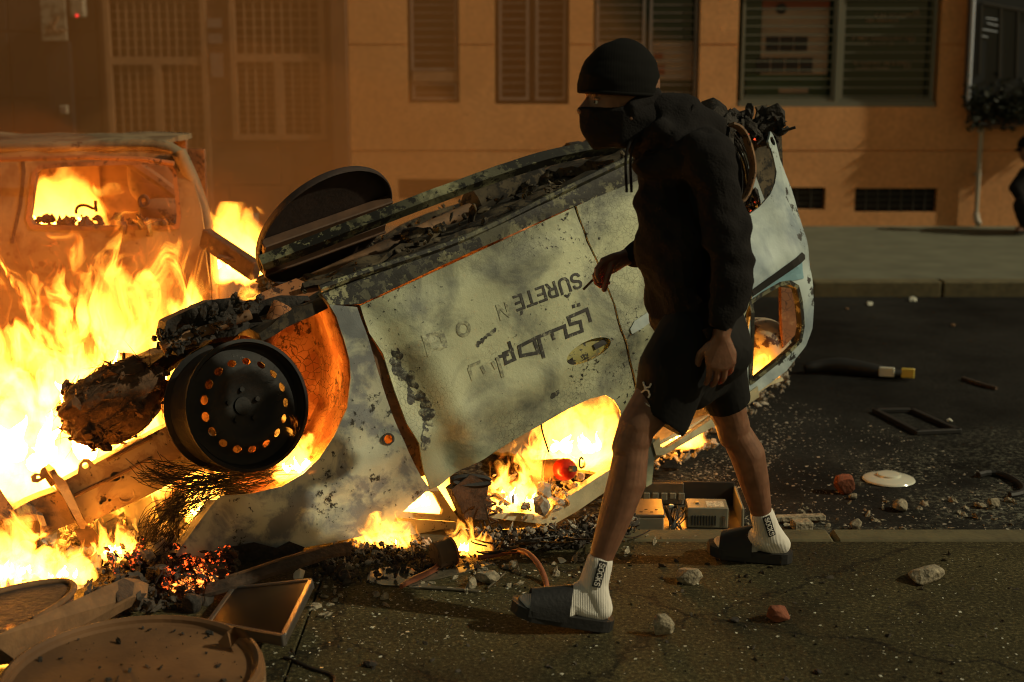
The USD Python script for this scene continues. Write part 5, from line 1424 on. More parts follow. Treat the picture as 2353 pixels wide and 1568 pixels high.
for nm, ank, knee, ft, d_, s_, u_, heel, toe, top_ in (('N', J['ankN'], J['kneeN'], footN, dN, sN, uN, heelN, toeN, .055), ('F', J['ankF'], J['kneeF'], footF, dF, sF, uF, heelF, toeF, .052)):
    a_ = (knee - ank); a_ /= np.linalg.norm(a_)
    L_ = np.linalg.norm(toe - heel)
    mid = heel + d_ * L_ * .45 + u_ * .045
    ball = heel + d_ * L_ * .74 + u_ * .020
    sk_ = smooth_union([hull((ank + a_ * (top_ + .015), .0405), (ank, .044)),
                        hull((ank, .044), (heel + u_ * .030 + d_ * .020, .035), (heel + u_ * .014 + d_ * .024, .026)),
                        hull((ank + d_ * .012 - u_ * .02, .040), (mid, .037), (heel + u_ * .02 + d_ * .03, .032)),
                        hull((mid, .037), (ball + s_ * .028, .022), (ball - s_ * .028, .021), (heel + d_ * L_ * .45 + u_ * .012 + s_ * .022, .022), (heel + d_ * L_ * .45 + u_ * .012 - s_ * .022, .021)),
                        hull((ball + s_ * .029, .022), (ball - s_ * .029, .021), (toe - d_ * .018 + s_ * .018 + u_ * .014, .018), (toe - d_ * .032 - s_ * .022 + u_ * .012, .015))], .008, 5, .003, 40, 3)
    so_ = per.add('sock', sk_, M['sock'], smooth=True)
    # woven-in SOCKS patch on the outer ankle
    o_ = ank + a_ * .048
    vd = (C - o_); vd = vd - a_ * (vd @ a_); vd /= np.linalg.norm(vd)
    rt = np.cross(a_, vd)
    def wrap(x, y, h, rad=.0465):
        th = x / rad
        return o_ + a_ * y + (vd * math.cos(th) + rt * math.sin(th)) * (rad + h)
    gx, gy = np.linspace(-.013, .013, 7) + .010, np.linspace(-.040, .040, 9)
    vv = np.array([wrap(x, y, .001) for x in gx for y in gy])
    ff = np.array([[i * 9 + j, (i + 1) * 9 + j, (i + 1) * 9 + j + 1, i * 9 + j + 1] for i in range(6) for j in range(8)])
    pt = per.add('patch', (vv, ff), M['sock_print'], parent=so_)
    tm_ = meshkit.text_mesh('SOCKS', .016, .001, bold=True)
    tv = np.array(tm_.vertices)
    tx = tv[:, 0] - tv[:, 0].mean()
    tx = tx * (.070 / (tx.max() - tx.min()))
    per.add('lettering', trimesh.Trimesh(np.array([wrap(.010 + (y - .008), -x, .0022 + h) for x, y, h in zip(tx, tv[:, 1], tv[:, 2])]), tm_.faces, process=False), M['sock'], parent=pt)
    # slide: thick sole following the foot, broad strap
    out = Polygon([(.012, -.037), (-.006, -.030), (-.017, -.012), (-.017, .012), (-.006, .030), (.012, .037), (.06, .043), (.14, .044), (.20, .050), (.245, .046), (.272, .025), (.276, -.005), (.262, -.034), (.22, -.047), (.14, -.042), (.06, -.040)]).buffer(.006, 8)
    sol = cs(out).extrude(.034).refine_to_length(.02)
    v, f, _ = meshkit.arrays(sol)
    zz = v[:, 2] - .038
    edge = np.where((v[:, 2] > .033) | (v[:, 2] < .001), 0, 0)
    zz = zz + .010 * np.clip((v[:, 0] - .19) / .08, 0, 1) ** 2 * 1.0
    sl = per.add('slide', trimesh.Trimesh(heel + np.outer(v[:, 0] * L_ / .262, d_) + np.outer(v[:, 1], s_) + np.outer(zz + .012, u_), f, process=False), M['rubber'], smooth=40)
    stv = []
    for i, x in enumerate(np.linspace(.115, .232, 7)):
        hgt = .101 - .032 * (i / 6.0)
        wd = .056 - .003 * (i / 6.0)
        for t in np.linspace(0, math.pi, 15):
            stv.append(heel + d_ * (x * L_ / .262) + s_ * wd * math.cos(t) * (1 - .1 * math.sin(t)) + u_ * (-.010 + hgt * math.sin(t) ** .8))
    stv = np.array(stv)
    sf = [[i * 15 + j, (i + 1) * 15 + j, (i + 1) * 15 + j + 1, i * 15 + j + 1] for i in range(6) for j in range(14)]
    ins = stv - (stv - stv.mean(0)) * .07
    nq = len(stv)
    sf2 = sf + [[a + nq for a in q[::-1]] for q in sf]
    rim_ = [(0, j, j + 1) for j in range(14)]
    sf2 += [[j, j + 1, j + 1 + nq, j + nq] for j in range(14)] + [[6 * 15 + j + 1, 6 * 15 + j, 6 * 15 + j + nq, 6 * 15 + j + 1 + nq] for j in range(14)]
    per.add('strap', (np.vstack([stv, ins]), np.array(sf2)), M['rubber'], smooth=40, parent=sl)
# cigarette between the fingers of the far hand
cg = Thing('cigarette', 'thin cigarette between the fingers of the walking person', 'cigarette', at_y(1365, 645, YF))
c0, c1 = at_y(1372, 634, YF + .01), at_y(1340, 666, YF - .0)
cg.add('paper_tube', tube([c0, c0 * .7 + c1 * .3], .0042, 10), M['sock'])
cg.add('ash_end', tube([c0 * .7 + c1 * .3, c1], [.0042, .0040], 10), M['cardboard'])


# ================================================================ DEBRIS AND SMALL THINGS
ZP, ZR = 0.0, RZ


def stuff(name, mesh, m, label=None, category=None):
    solo(name, mesh, M[m], label, category, kind='stuff')


heapL = [(-60, 1240), (210, 1225), (380, 1240), (415, 1290), (380, 1320), (300, 1335), (200, 1345), (60, 1400), (-60, 1440)]
stuff('ash_rubble', chunks(in_px(heapL, 900, 1, 0, .09), .012, .10, 2), 'ash', 'pale ash and broken rubble under the front of the wreck', 'rubble')
heapD = [(220, 1330), (340, 1280), (470, 1215), (540, 1225), (545, 1310), (500, 1372), (420, 1408), (300, 1420), (200, 1400)]
stuff('charred_rubble', chunks(in_px(heapD, 800, 3, 0, .06), .010, .075, 4), 'ash_dark', 'black charred rubble with embers in front of the wing', 'rubble')
stuff('embers', chunks(in_px([(380, 1290), (520, 1290), (525, 1345), (440, 1370), (380, 1350)], 150, 5, .03, .06), .010, .045, 6), 'ember', 'red glowing embers below the tip of the wing', 'embers')
stuff('embers', chunks(in_px([(395, 1340), (470, 1315), (510, 1340), (440, 1362), (390, 1364)], 70, 7, .04, .03), .010, .04, 8), 'ember_hot', 'bright orange embers at the end of the charred strip', 'embers')
stuff('embers', chunks(in_px([(240, 1270), (330, 1255), (345, 1290), (300, 1320), (250, 1310)], 45, 9, .07, .04), .010, .045, 10), 'ember', 'scattered embers in the rubble under the canister', 'embers')
stuff('fallen_debris', chunks(in_px([(1040, 1238), (1250, 1222), (1450, 1180), (1470, 1225), (1330, 1262), (1150, 1278), (1050, 1268)], 900, 11, 0, .035), .008, .05, 12), 'ash_dark', 'dark crumbled debris in front of the roof rail', 'debris')
stuff('fallen_debris', chunks(in_px([(1040, 1238), (1250, 1222), (1450, 1170), (1470, 1215), (1330, 1252), (1150, 1272)], 260, 13, .01, .05), .008, .03, 14), 'ash', 'pale flakes among the debris in front of the roof rail', 'debris')
stuff('interior_debris', chunks(in_px([(1060, 1190), (1100, 1130), (1420, 1050), (1600, 960), (1800, 870), (1840, 840), (1800, 900), (1620, 1040), (1400, 1130), (1200, 1205)], 900, 15, .0, .10), .012, .07, 16), 'ash', 'pale burnt debris covering the inside of the roof of the wreck', 'debris')
stuff('wing_debris', chunks(in_px([(700, 1310), (760, 1262), (900, 1236), (1080, 1262), (1120, 1300), (950, 1330), (800, 1345), (720, 1340)], 800, 17, 0, .02), .005, .032, 18), 'ash_dark', 'scorched crumbs spread below the wing', 'debris')
stuff('wing_debris', chunks(in_px([(700, 1300), (760, 1258), (900, 1232), (1000, 1252), (940, 1290), (780, 1310)], 240, 19, 0, .03), .008, .035, 20), 'ash', 'pale ash flakes spread below the wing', 'debris')
stuff('small_rubble', chunks(np.vstack([in_px([(700, 1420), (720, 1300), (1100, 1262), (1480, 1228), (1620, 1225), (1400, 1300), (1000, 1390)], 170, 51, 0), in_px([(1480, 1225), (1900, 1150), (2353, 1140), (2353, 1225), (1700, 1222)], 120, 52, ZR)]), .008, .05, 53, .6), 'stone', 'small mixed stone rubble along the kerb', 'rubble')
# glass bits on pavement and road
front = [(600, 1560), (700, 1330), (1000, 1300), (1400, 1250), (1560, 1260), (1300, 1420), (1000, 1500), (900, 1568)]
stuff('glass_crumbs', chunks(np.vstack([in_px(front, 520, 21, .001), in_px([(700, 1400), (2353, 1260), (2353, 1568), (700, 1568)], 380, 22, .001)]), .004, .018, 23, .22, 1), 'glass_bits', 'pale crumbs of glass strewn over the pavement', 'glass')
stuff('dark_crumbs', chunks(in_px([(650, 1560), (700, 1320), (1500, 1260), (2353, 1270), (2353, 1568)], 420, 24, .001), .004, .024, 25, .35), 'ash_dark', 'dark crumbs and burnt flakes strewn over the pavement', 'debris')
stuff('ash_crumbs', chunks(np.vstack([in_px([(1500, 1120), (1760, 900), (2100, 1000), (2353, 1130), (2353, 1220), (1800, 1210), (1480, 1200)], 1500, 26, ZR), in_px([(1500, 1140), (1700, 1000), (1850, 960), (1760, 1100), (1600, 1180)], 900, 27, ZR)]), .005, .026, 28, .4, 1), 'ash', 'white ash flakes on the dark road behind the walking person', 'ash')


def stone(label, u, v, w, h, seed, m='stone', z=ZP, category='stone', name='stone', group=None, squash=1.0):
    p = at_z(u, v + h * .35, z)
    k = np.linalg.norm(p - C) / FPX
    sz = (w * k, w * k * .75, h * k * 1.05)
    r_ = rock(sz, seed, 3)
    r_.apply_translation((p[0], p[1] + .3 * sz[1], z + sz[2] * .42))
    solo(name, r_, M[m], label, category, smooth=30, group=group)


stone('grey wedge shaped stone on the pavement under the stride of the person', 1582, 1330, 66, 42, 1)
stone('rounded stone with a reddish side lying just below the front foot', 1526, 1446, 50, 52, 2)
stone('broken red brick lump right of the striding person', 1790, 1417, 64, 42, 3, 'brick_red', category='brick', name='brick_lump')
stone('long white stone alone on the right of the pavement', 2133, 1330, 98, 38, 4)
stone('flat pale stone on the wet ground left of the front foot', 1120, 1334, 58, 30, 5)
stone('small brownish stone just behind the flat pale stone', 1182, 1303, 32, 24, 6)
stone('large brown stone on the road left of the white dish', 1942, 1122, 60, 46, 7, 'brick_red', ZR)
stone('small pebble touching the large brown stone on the road', 1962, 1144, 22, 14, 8, z=ZR)
stone('squarish pale stone on the road below the white dish', 2070, 1168, 42, 26, 9, z=ZR)
stone('pale stone pair, larger one, on the road near the right edge', 2284, 1160, 28, 26, 10, z=ZR)
stone('low pale stone beside the larger one near the right edge', 2258, 1165, 30, 12, 11, z=ZR)
stone('grey stone against the kerb below the squarish stone', 1966, 1210, 30, 26, 12, z=ZR)
stone('black charred lump in front of the embers', 436, 1392, 78, 46, 13, 'char', category='charred lump', name='charred_lump')
stone('small black lump on the wet ground below the wing', 792, 1330, 40, 30, 14, 'char', category='charred lump', name='charred_lump')
stone('melted clear lump at the corner of the fallen screen', 688, 1328, 30, 30, 15, 'ceramic', category='melted lump', name='melted_lump')
stone('flat burnt flake at the bottom centre of the pavement', 850, 1530, 36, 12, 16, 'char', category='charred flake', name='charred_flake')
stone('dark flake right of the reddish rounded stone', 1690, 1427, 28, 8, 17, 'char', category='charred flake', name='charred_flake')
stone('dark flake low on the right of the pavement', 1880, 1546, 22, 10, 18, 'char', category='charred flake', name='charred_flake')
for i, (u, v, w, l) in enumerate(((1998, 701, 22, 'crumpled white paper nearest the middle of the far road'), (2098, 692, 26, 'crumpled white paper close to the far kerb'), (2182, 970, 18, 'white paper scrap beside the black gasket on the road'), (1946, 711, 10, 'orange scrap on the far road left of the white papers'), (2190, 750, 14, 'ochre scrap on the far road below the white papers'), (1290, 1292, 26, 'pale flake left of the front ankle'))):
    z = ZR if v < 1200 else ZP
    p = at_z(u, v, z)
    k = np.linalg.norm(p - C) / FPX
    m_ = rock((w * k, w * k * .7, w * k * .45), 60 + i, 2, .5)
    m_.apply_translation((p[0], p[1], z + w * k * .16))
    solo('paper_scrap', m_, M['ceramic' if i in (0, 1, 2, 5) else 'cardboard'], l, 'litter')

# the white dish lying upside down on the road
p = at_z(2042, 1104, ZR)
pr = lathe([(0, .032), (.045, .032), (.050, .029), (.052, .022), (.085, .018), (.108, .010), (.112, .004), (.108, .002), (.08, .016), (.04, .018), (0, .02)], 56)
solo('white_dish', place(pr, p, (1, 0, 0), (0, 1, 0), (0, 0, 1)), M['ceramic'], 'white china dish lying upside down on the dark road', 'dish', smooth=35)

# torn bumper piece with a reflective end, black frame, strips on the road
bpz = Thing('bumper_piece', 'black torn bumper piece with a yellow and white reflective end', 'bumper piece', at_z(1950, 850, ZR))
a, b = at_z(1850, 848, ZR + .03), at_z(2100, 862, ZR + .03)
ax = frame3(b - a)
L_ = np.linalg.norm(b - a)
bpz.add('shell', tube(spline([a, a * .6 + b * .4 + (0, .05, .02), b * .85 + a * .15, b], 14), [.03, .05, .04, .015], 8), M['black'], smooth=True)
for t0, t1, m_ in ((.66, .80, 'ceramic'), (.86, .98, 'reflector')):
    p0_, p1_ = a + (b - a) * t0, a + (b - a) * t1
    bpz.add('reflector', obox((p0_ + p1_) / 2 + (0, -.055, .02), ax, (np.linalg.norm(p1_ - p0_), .02, .055), .004), M[m_])
fr_ = Thing('window_gasket', 'empty black rectangular window gasket lying on the road', 'gasket', at_z(2105, 968, ZR))
cr = [at_z(u, v, ZR + .012) for u, v in ((2012, 944), (2096, 943), (2202, 990), (2108, 994))]
for i in range(4):
    a, b = cr[i], cr[(i + 1) % 4]
    fr_.add('side', obox((a + b) / 2, frame3(b - a), (np.linalg.norm(b - a) + .02, .03, .022), .003), M['black'])
st1 = solo('thin_stick', tube([at_z(2212, 870, ZR + .01), at_z(2262, 886, ZR + .012), at_z(2290, 893, ZR + .01)], .012, 6), M['wood_burnt'], 'thin dark stick on the right of the road', 'stick')
hp_ = spline([at_z(u, v, ZR + .012) for u, v in ((2248, 1092), (2290, 1088), (2340, 1110), (2350, 1130), (2320, 1138))], 16)
solo('hose_end', tube(hp_, .014, 7), M['black'], 'curled black hose end on the road at the right edge', 'hose')
solo('wood_batten', obox(at_z(1838, 1190, ZR + .02), frame3(at_z(1900, 1186, ZR) - at_z(1780, 1190, ZR)), (.20, .035, .022), .004), M['stone'], 'pale batten on the road just right of the rear foot', 'batten')
solo('broken_tile', obox(at_z(1842, 1206, ZR + .02), frame3(at_z(1860, 1204, ZR) - at_z(1820, 1206, ZR)), (.075, .06, .035), .005), M['stone'], 'small pale tile fragment against the kerb by the rear heel', 'tile')

# opened computer case on the road between the legs
pc = Thing('computer_case', 'opened metal computer case with drive bay and power supply lying between the legs', 'computer', at_z(1580, 1210, ZR))
A0, A1 = at_z(1452, 1236, ZR), at_z(1712, 1240, ZR)
X_ = A1 - A0; LX = np.linalg.norm(X_); X_ /= LX
X_ = X_ * math.cos(.0) ; Y_ = np.array([-X_[1], X_[0], 0]); 
ax = np.array([X_, Y_, UP])
def pcb(x0, x1, y0, y1, z0, z1, name, m, parent=None, bev=.003):
    c_ = A0 + X_ * (x0 + x1) / 2 + Y_ * (y0 + y1) / 2 + UP * (z0 + z1) / 2
    return pc.add(name, obox(c_, ax, (x1 - x0, y1 - y0, z1 - z0), bev), M[m], parent=parent)
pcb(0, LX, .0, .40, .0, .006, 'base_plate', 'steel', bev=.001)
pcb(0, LX, .40, .408, .0, .105, 'back_wall', 'dark_metal')
pcb(.05, LX * .52, .39, .399, .01, .10, 'inner_panel', 'steel')
pcb(-.004, .004, .0, .40, .0, .085, 'side_wall', 'beige_metal')
pcb(LX - .004, LX + .006, .1, .40, .0, .09, 'side_wall', 'beige_metal')
pcb(0, LX * .6, -.004, .004, .0, .03, 'front_lip', 'dark_metal')
db = pcb(.012, .125, .03, .235, .07, .082, 'drive_bay', 'steel')
pcb(.016, .121, .03, .04, .012, .07, 'bay_front', 'beige_metal', db)
pcb(.112, .121, .045, .235, .012, .069, 'bay_side', 'steel', db)
for i in range(4):
    pcb(.03 + .02 * i, .042 + .02 * i, .06 + .03 * (i % 2), .066 + .03 * (i % 2), .0825, .084, 'slot', 'black', db, .0005)
ps = pcb(.215, .372, .10, .22, .01, .09, 'power_supply', 'beige_metal')
for i in range(9):
    pcb(.232 + .011 * i, .237 + .011 * i, .097, .0995, .02, .06, 'vent_slot', 'black', ps, .0008)
pcb(.29, .358, .115, .185, .0903, .0913, 'label', 'label_paper', ps, .0002)
pcb(.248, .264, .15, .17, .0902, .096, 'clip', 'steel', ps, .002)
pcb(.350, .362, .098, .103, .02, .06, 'tab', 'steel', ps, .001)
for i in range(5):
    pcb(.06 + .035 * i, .085 + .035 * i, .380, .389, .03 + .006 * (i % 2), .06, 'stamping', 'beige_metal', None, .002)
tm = []
q_ = np.random.RandomState(77)
for i in range(14):
    x = q_.uniform(.13, .21)
    tm.append(tube(spline([A0 + X_ * x + Y_ * .22 + UP * .05, A0 + X_ * (x + q_.uniform(-.02, .02)) + Y_ * .14 + UP * q_.uniform(.03, .08), A0 + X_ * q_.uniform(.13, .21) + Y_ * .05 + UP * .02], 10), .003, 5))
pc.add('cables', cat(*tm), M['black'], kind='stuff')
pcb(.145, .157, .055, .075, .02, .028, 'connector', 'ceramic')
pcb(.178, .188, .10, .12, .03, .038, 'connector', 'ceramic')
pcb(.150, .170, .20, .215, .05, .068, 'connector', 'ceramic')

# flat screen lying on the pavement
mn = Thing('fallen_monitor', 'flat black screen lying face up on the pavement, mirroring the flames', 'monitor', at_z(600, 1400, 0))
q4 = [at_z(u, v, z_) for u, v, z_ in ((480, 1430, .035), (536, 1352, .035), (714, 1334, .10), (650, 1462, .10))]
qc = sum(q4) / 4
ex = (q4[2] - q4[1] + q4[3] - q4[0]) / 2; ey = (q4[1] - q4[0] + q4[2] - q4[3]) / 2
wx_, wy_ = np.linalg.norm(ex), np.linalg.norm(ey)
def quadbox(k, z0, z1):
    b_ = [qc + (p_ - qc) * k for p_ in q4]
    return trimesh.convex.convex_hull(np.array([p_ + UP * z0 for p_ in b_] + [p_ + UP * z1 for p_ in b_]))
sc0 = mn.add('panel', quadbox(.955, -.022, .0), M['screen'])
mn.add('back_shell', quadbox(.97, -.034, -.0225), M['screen_frame'])
for i in range(4):
    a, b = q4[i], q4[(i + 1) % 4]
    f_ = frame3(b - a)
    mn.add('bezel', obox((a + b) / 2 - UP * .012 - UP * .0, f_, (np.linalg.norm(b - a) + (.014 if i % 2 else -.016), .016, .034), .003), M['screen_frame'])

# round lid in the foreground
ld = Thing('round_lid', 'large round brown lid with a raised rim in the bottom left corner', 'lid', at_z(320, 1540, 0))
lc = at_z(305, 1556, .10)
RL = np.linalg.norm(at_z(603, 1512, .10) - lc) * 1.0
prof = [(0, .0), (RL * .90, .0), (RL * .925, .006), (RL * .93, .016), (RL * .955, .024), (RL * .985, .020), (RL, .008), (RL, -.035), (RL * .985, -.04), (RL * .975, -.035), (RL * .97, -.004), (0, -.012)]
tl_ = np.array([0, -.05, 1.0]); tl_ /= np.linalg.norm(tl_)
lx_ = np.array([1, 0, .0]); ly_ = np.cross(tl_, lx_)
ld.add('plate', place(lathe(prof, 96), lc, lx_, ly_, tl_), M['lid'], smooth=35)
ld.add('edge_band', place(lathe([(RL * 1.0, -.034), (RL * 1.006, -.034), (RL * 1.006, -.006), (RL * 1.0, -.006)], 96), lc, lx_, ly_, tl_), M['rail_metal'])
ld.add('support', tube([lc - (0, 0, .12), lc - (0, 0, .015)], [RL * .5, RL * .62], 40), M['char'])
fl_ = np.array([at_z(u, v, z) for u, v, z in ((500, 1476, .125), (522, 1452, .16), (538, 1440, .17), (560, 1446, .17), (580, 1470, .15), (566, 1462, .145), (548, 1462, .13), (530, 1484, .125))])
fl2 = trimesh.Trimesh(np.vstack([fl_, fl_ - UP * .006]), np.array([[0, 1, 7], [1, 6, 7], [1, 2, 6], [2, 5, 6], [2, 3, 5], [3, 4, 5]] + [[a + 8, c + 8, b + 8] for a, b, c in ((0, 1, 7), (1, 6, 7), (1, 2, 6), (2, 5, 6), (2, 3, 5), (3, 4, 5))]), process=False)
ld.add('torn_flap', fl2, M['lid'])
pts_ = [lc + lx_ * r_ * math.cos(a_) + ly_ * r_ * math.sin(a_) + tl_ * .004 for r_, a_ in [(RL * math.sqrt(R.random()) * .9, R.uniform(0, 6.28)) for _ in range(110)]]
ld.add('soot_crumbs', chunks(pts_, .003, .022, 41, .5), M['char'], kind='stuff')

# beam and rounded board in the left foreground
bm_ = Thing('pale_beam', 'pale scorched beam lying diagonally in the left foreground', 'beam', at_y(150, 1430, 4.0))
pp_ = [(-30, 1470, .16), (285, 1328, .12), (312, 1340, .10), (308, 1372, .075), (40, 1520, .06), (-40, 1530, .06)]
P_ = [at_z(u, v, z) for u, v, z in pp_]
bm_.add('board', trimesh.convex.convex_hull(np.array(P_ + [p_ + (0.02, .07, -.03) for p_ in P_])), M['cardboard'])
bm_.add('scorched_end', trimesh.convex.convex_hull(np.array([at_z(u, v, z) + (0, -.004, 0.004) for u, v, z in ((285, 1331, .118), (310, 1341, .10), (306, 1370, .08), (272, 1386, .085), (262, 1345, .115))])), M['wood_burnt'])
rb = Thing('rounded_board', 'dark rounded board behind the pale beam at the left edge', 'board', at_y(60, 1400, 4.1))
P_ = [at_z(u, v, .10) + (0, .06, 0) for u, v in ((-60, 1392), (30, 1368), (90, 1358), (140, 1356), (156, 1366), (150, 1384), (120, 1410), (60, 1446), (0, 1480), (-60, 1500))]
rb.add('board', trimesh.convex.convex_hull(np.array(P_ + [p_ - UP * .03 for p_ in P_])), M['wood_burnt'])
rb.add('edge_strip', tube(spline([p_ + UP * .004 for p_ in P_[:8]], 24), .010, 6), M['cardboard'], smooth=True)

# charred strip, stick, hose, burnt can, puddle
cs_ = Thing('charred_strip', 'long charred strip reaching from the embers past the wing', 'strip', at_z(640, 1310, 0))
mid_ = spline([at_z(u, v, z) for u, v, z in ((470, 1366, .03), (540, 1346, .05), (640, 1312, .07), (720, 1288, .075), (775, 1272, .07), (806, 1270, .06))], 20)
up_ = mid_ + np.array([0, .045, .020])
vv = np.vstack([mid_, up_, mid_ - UP * .012, up_ - UP * .012]); n_ = 20
ff = [[i, i + 1, n_ + i + 1, n_ + i] for i in range(n_ - 1)] + [[2 * n_ + i, 3 * n_ + i, 3 * n_ + i + 1, 2 * n_ + i + 1] for i in range(n_ - 1)] + [[i, 2 * n_ + i, 2 * n_ + i + 1, i + 1] for i in range(n_ - 1)]
cs_.add('strip', (vv, np.array(ff)), M['wood_burnt'])
cs_.add('hot_edge', tube(up_[2:15] + UP * .002, .005, 5), M['rust'])
solo('burnt_stick', tube(spline([at_z(u, v, .012) for u, v in ((922, 1348), (950, 1332), (985, 1316), (1010, 1298))], 10), [.008, .012, .010, .012], 7), M['copper'], 'burnt stick running from the puddle to the round can', 'stick')
hs_ = Thing('copper_hose', 'curved copper coloured hose standing up behind the front foot', 'hose', at_z(1255, 1350, 0))
hs_.add('hose', tube(spline([at_z(1098, 1282, .012), at_z(1170, 1268, .03), at_y(1205, 1268, 4.5), at_y(1236, 1296, 4.42), at_y(1252, 1330, 4.36), at_y(1256, 1356, 4.30)], 30), .0095, 8), M['copper'], smooth=True)
hs_.add('end_fitting', tube([at_y(1256, 1350, 4.30), at_y(1256, 1362, 4.29)], .013, 8), M['rust'])
cn = Thing('burnt_can', 'round rusty can lying on its side in front of the fire under the wing', 'can', at_z(1022, 1300, 0))
cc = at_z(1018, 1304, 0) + UP * .047
cax = np.array([.80, .45, .1]); cax /= np.linalg.norm(cax)
f_ = frame3(cax)
cn.add('body', place(lathe([(0, -.032), (.042, -.032), (.046, -.028), (.044, -.010), (.046, .0), (.044, .012), (.046, .030), (.042, .034), (.036, .022), (0, .018)], 40), cc, f_[1], f_[2], f_[0]), M['rust'], smooth=35)
cn.add('rim', place(lathe([(.043, .030), (.049, .030), (.049, .037), (.043, .037), (.043, .030)], 40), cc, f_[1], f_[2], f_[0]), M['copper'])
pd = [(846, 1336), (850, 1318), (880, 1308), (905, 1304), (940, 1306), (960, 1322), (1020, 1314), (1080, 1302), (1130, 1292), (1132, 1296), (1080, 1312), (1010, 1330), (965, 1338), (1000, 1350), (1100, 1358), (1098, 1361), (1000, 1356), (930, 1348), (880, 1346)]
pg = Polygon([at_z(u, v, 0)[:2] for u, v in pd]).buffer(.004)
v, f, _ = meshkit.arrays(cs(pg).extrude(.003))
solo('puddle', trimesh.Trimesh(v + (0, 0, .001), f, process=False), M['liquid'], 'shiny pale puddle of spilt liquid running along the ground below the wing', 'puddle')
for i, (u0, v0, u1, v1, l) in enumerate(((1120, 1352, 1160, 1318, 'white melted trickle running to the small brownish stone'), (940, 1350, 1096, 1360, 'thin pale rod on the ground in front of the puddle'))):
    solo('melted_trickle' if i == 0 else 'thin_rod', tube(spline([at_z(u0, v0, .006), at_z((u0 + u1) / 2 + 2, (v0 + v1) / 2 - 2, .007), at_z(u1, v1, .006)], 8), .0035, 6), M['liquid'], l, 'trickle' if i == 0 else 'rod')
solo('black_wire', tube(spline([at_z(u, v, .005) for u, v in ((652, 1510), (690, 1524), (728, 1540), (764, 1552), (766, 1575), (760, 1600))], 20), .0045, 5), M['wire'], 'bent black wire on the pavement at the bottom edge', 'wire')
q_ = np.random.RandomState(91)
tm = []
for i in range(26):
    u, v = q_.uniform(1090, 1470), 0
    v = 1262 - (u - 1090) * .13 + q_.uniform(-18, 14)
    p_ = [at_z(u + q_.uniform(-40, 40) * k, v + q_.uniform(-10, 10), .02 + q_.uniform(0, .05)) for k in (0, 1, 2)]
    tm.append(tube(spline(p_, 8), .003, 4))
stuff('wire_tangle', cat(*tm), 'wire', 'tangled burnt wires on the debris below the roof rail', 'wires')

# red extinguisher lying in the wreck
ex_ = Thing('fire_extinguisher', 'red fire extinguisher lying in the burning interior of the wreck', 'fire extinguisher', at_y(1280, 1080, 5.25))
xa, xb = at_y(1195, 1084, 5.50), at_y(1312, 1078, 5.16)
d_ = (xb - xa) / np.linalg.norm(xb - xa)
ex_.add('cylinder', tube([xa, xa + d_ * .004, xb - d_ * .06, xb - d_ * .025, xb - d_ * .008, xb], [.035, .043, .043, .040, .028, .006], 28), M['rust'], smooth=40)
ex_.add('cap', tube([xb - d_ * .062, xb - d_ * .045, xb - d_ * .024, xb - d_ * .008, xb + d_ * .001], [.0436, .0440, .0412, .030, .006], 28), M['red_paint'], smooth=40)
ex_.add('handle', tube(np.array([at_y(1336 + 5 * math.cos(t), 1064 + 12 * math.sin(t), 5.14) for t in np.linspace(.6, 5.6, 16)]), .004, 6), M['dark_metal'])
ex_.add('valve', tube([xb, xb + d_ * .03], .012, 10), M['dark_metal'])

# scorched fibre bundle glowing in front of the big fire
fb = Thing('fibre_bundle', 'scorched bundle of brown insulation fibre beside the front wheel', 'insulation', at_y(260, 960, 4.75))
m_ = trimesh.creation.icosphere(4)
v = np.array(m_.vertices)
v = v * (1 + .5 * (meshkit.fbm(v * np.array([1.4, 1.4, 2.6]) + 4, 4, 5) - .5))[:, None] + .10 * (meshkit.fbm(v * np.array([3, 8, 11]), 3, 6) - .5)[:, None]
fbc = at_y(262, 925, 4.72)
v = v * np.array([.19, .13, .13])
v = v @ np.array([[.88, 0, .42], [0, 1, 0], [-.42, 0, .88]])
pts = [fbc + v[q0_] * R.uniform(.9, 1.12) for q0_ in np.random.RandomState(2).randint(0, len(v), 260)]
fb.add('charred_flakes', chunks(pts, .012, .06, 88, .35), M['fibre'], kind='stuff')
fb.add('bundle', trimesh.Trimesh(v + fbc, m_.faces, process=False), M['fibre'], smooth=True)
q_ = np.random.RandomState(6)
tm = []
flow = np.array([-.80, -.15, -.50])
for i in range(150):
    j = q_.randint(len(v))
    p_ = fbc + v[j] * 1.01
    nrm = v[j] / np.linalg.norm(v[j])
    d0 = flow - nrm * (flow @ nrm) * .8 + q_.normal(size=3) * .18
    d0 /= np.linalg.norm(d0)
    L_ = q_.uniform(.05, .13)
    sag = q_.normal(size=3) * .008
    tm.append(tube([p_ - d0 * L_ * .5 - nrm * .004, p_ + sag * .5, p_ + d0 * L_ * .4, p_ + d0 * L_ * .8 + sag * 2], [.001, .0016, .001, .0003], 4))
fb.add('fibres', cat(*tm), M['fibre'], kind='stuff')

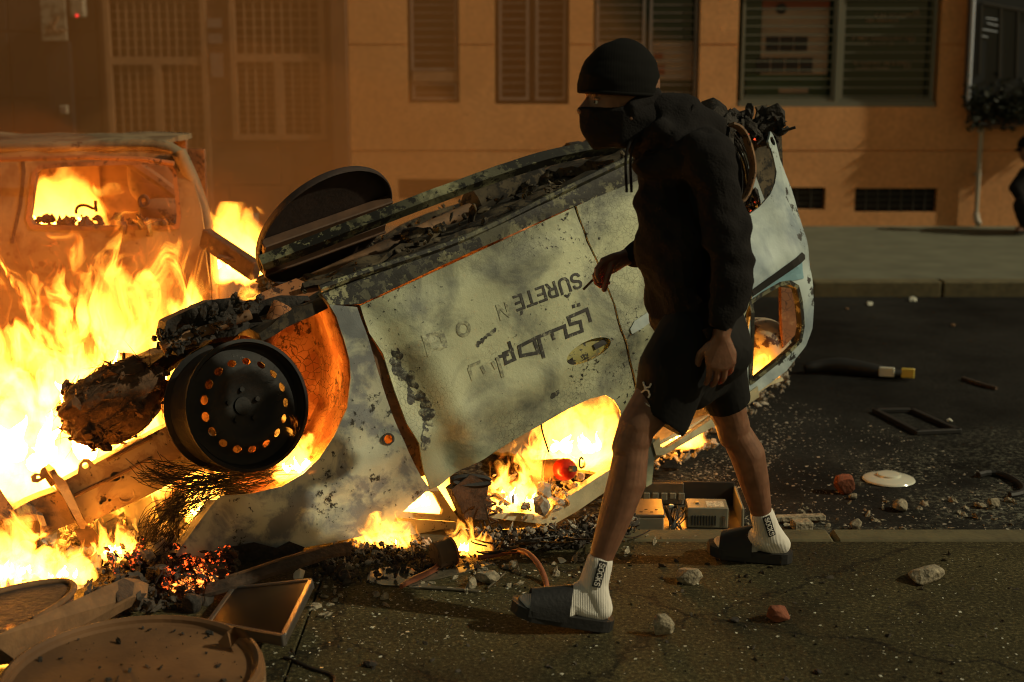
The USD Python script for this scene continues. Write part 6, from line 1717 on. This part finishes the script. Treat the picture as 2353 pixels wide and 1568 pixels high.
# bystander crouching by the far wall at the right edge
by = Thing('person', 'dark figure in a cap crouching by the wall at the right edge of the photo', 'person', at_z(2375, 528, 0))
BY = WY - .55
bj = lambda u, v, dy=0: at_y(u, v, BY + dy)
by.add('body', smooth_union([hull((bj(2368, 345), .115), (bj(2362, 360), .07)), hull((bj(2374, 372), .06), (bj(2378, 400), .10)), hull((bj(2378, 405, -.1), .11), (bj(2378, 405, .1), .11), (bj(2384, 480), .15)),
                             hull((bj(2356, 400, -.16), .06), (bj(2334, 432, -.2), .05)), hull((bj(2334, 432, -.2), .05), (bj(2356, 470, -.26), .042)), hull((bj(2384, 490, -.1), .10), (bj(2350, 470, -.3), .075)), hull((bj(2350, 470, -.3), .075), (bj(2356, 522, -.25), .05)),
                             hull((bj(2384, 490, .1), .10), (bj(2352, 474, .1), .075)), hull((bj(2352, 474, .1), .075), (bj(2360, 522, .1), .05)), hull((bj(2356, 526, -.25), .045), (bj(2340, 529, -.28), .035)), hull((bj(2360, 526, .1), .045), (bj(2344, 529, .08), .035))], .03, 8), M['skin'], smooth=True)
by.add('jacket', smooth_union([hull((bj(2378, 402, -.1), .13), (bj(2378, 402, .1), .13), (bj(2385, 480), .17), (bj(2374, 380), .07)), hull((bj(2357, 400, -.16), .075), (bj(2334, 432, -.2), .065)), hull((bj(2334, 432, -.2), .065), (bj(2352, 464, -.25), .055))], .03, 6, .02, 8, 3), M['hoodie'], smooth=True)
by.add('trousers', smooth_union([hull((bj(2384, 490, -.1), .12), (bj(2350, 472, -.3), .09)), hull((bj(2350, 472, -.3), .09), (bj(2357, 516, -.25), .065)), hull((bj(2384, 490, .1), .12), (bj(2352, 476, .1), .09)), hull((bj(2352, 476, .1), .09), (bj(2360, 516, .1), .065))], .03, 6, .015, 8, 4), M['shorts'], smooth=True)
cap = trimesh.creation.icosphere(3)
v = np.array(cap.vertices); v[:, 2] = np.maximum(v[:, 2], -.1)
by.add('cap', trimesh.Trimesh(bj(2369, 336) + v * np.array([.13, .125, .12]), cap.faces, process=False), M['knit'], smooth=True)
by.add('cap_peak', hull((bj(2350, 342), (.05, .06, .012)), (bj(2340, 346), (.04, .05, .010))), M['knit'], smooth=True)
by.add('shoe', hull((bj(2360, 528, -.25), .04), (bj(2340, 531, -.28), .035)), M['rubber'], smooth=True)
by.add('shoe', hull((bj(2364, 528, .1), .04), (bj(2344, 531, .08), .035)), M['rubber'], smooth=True)
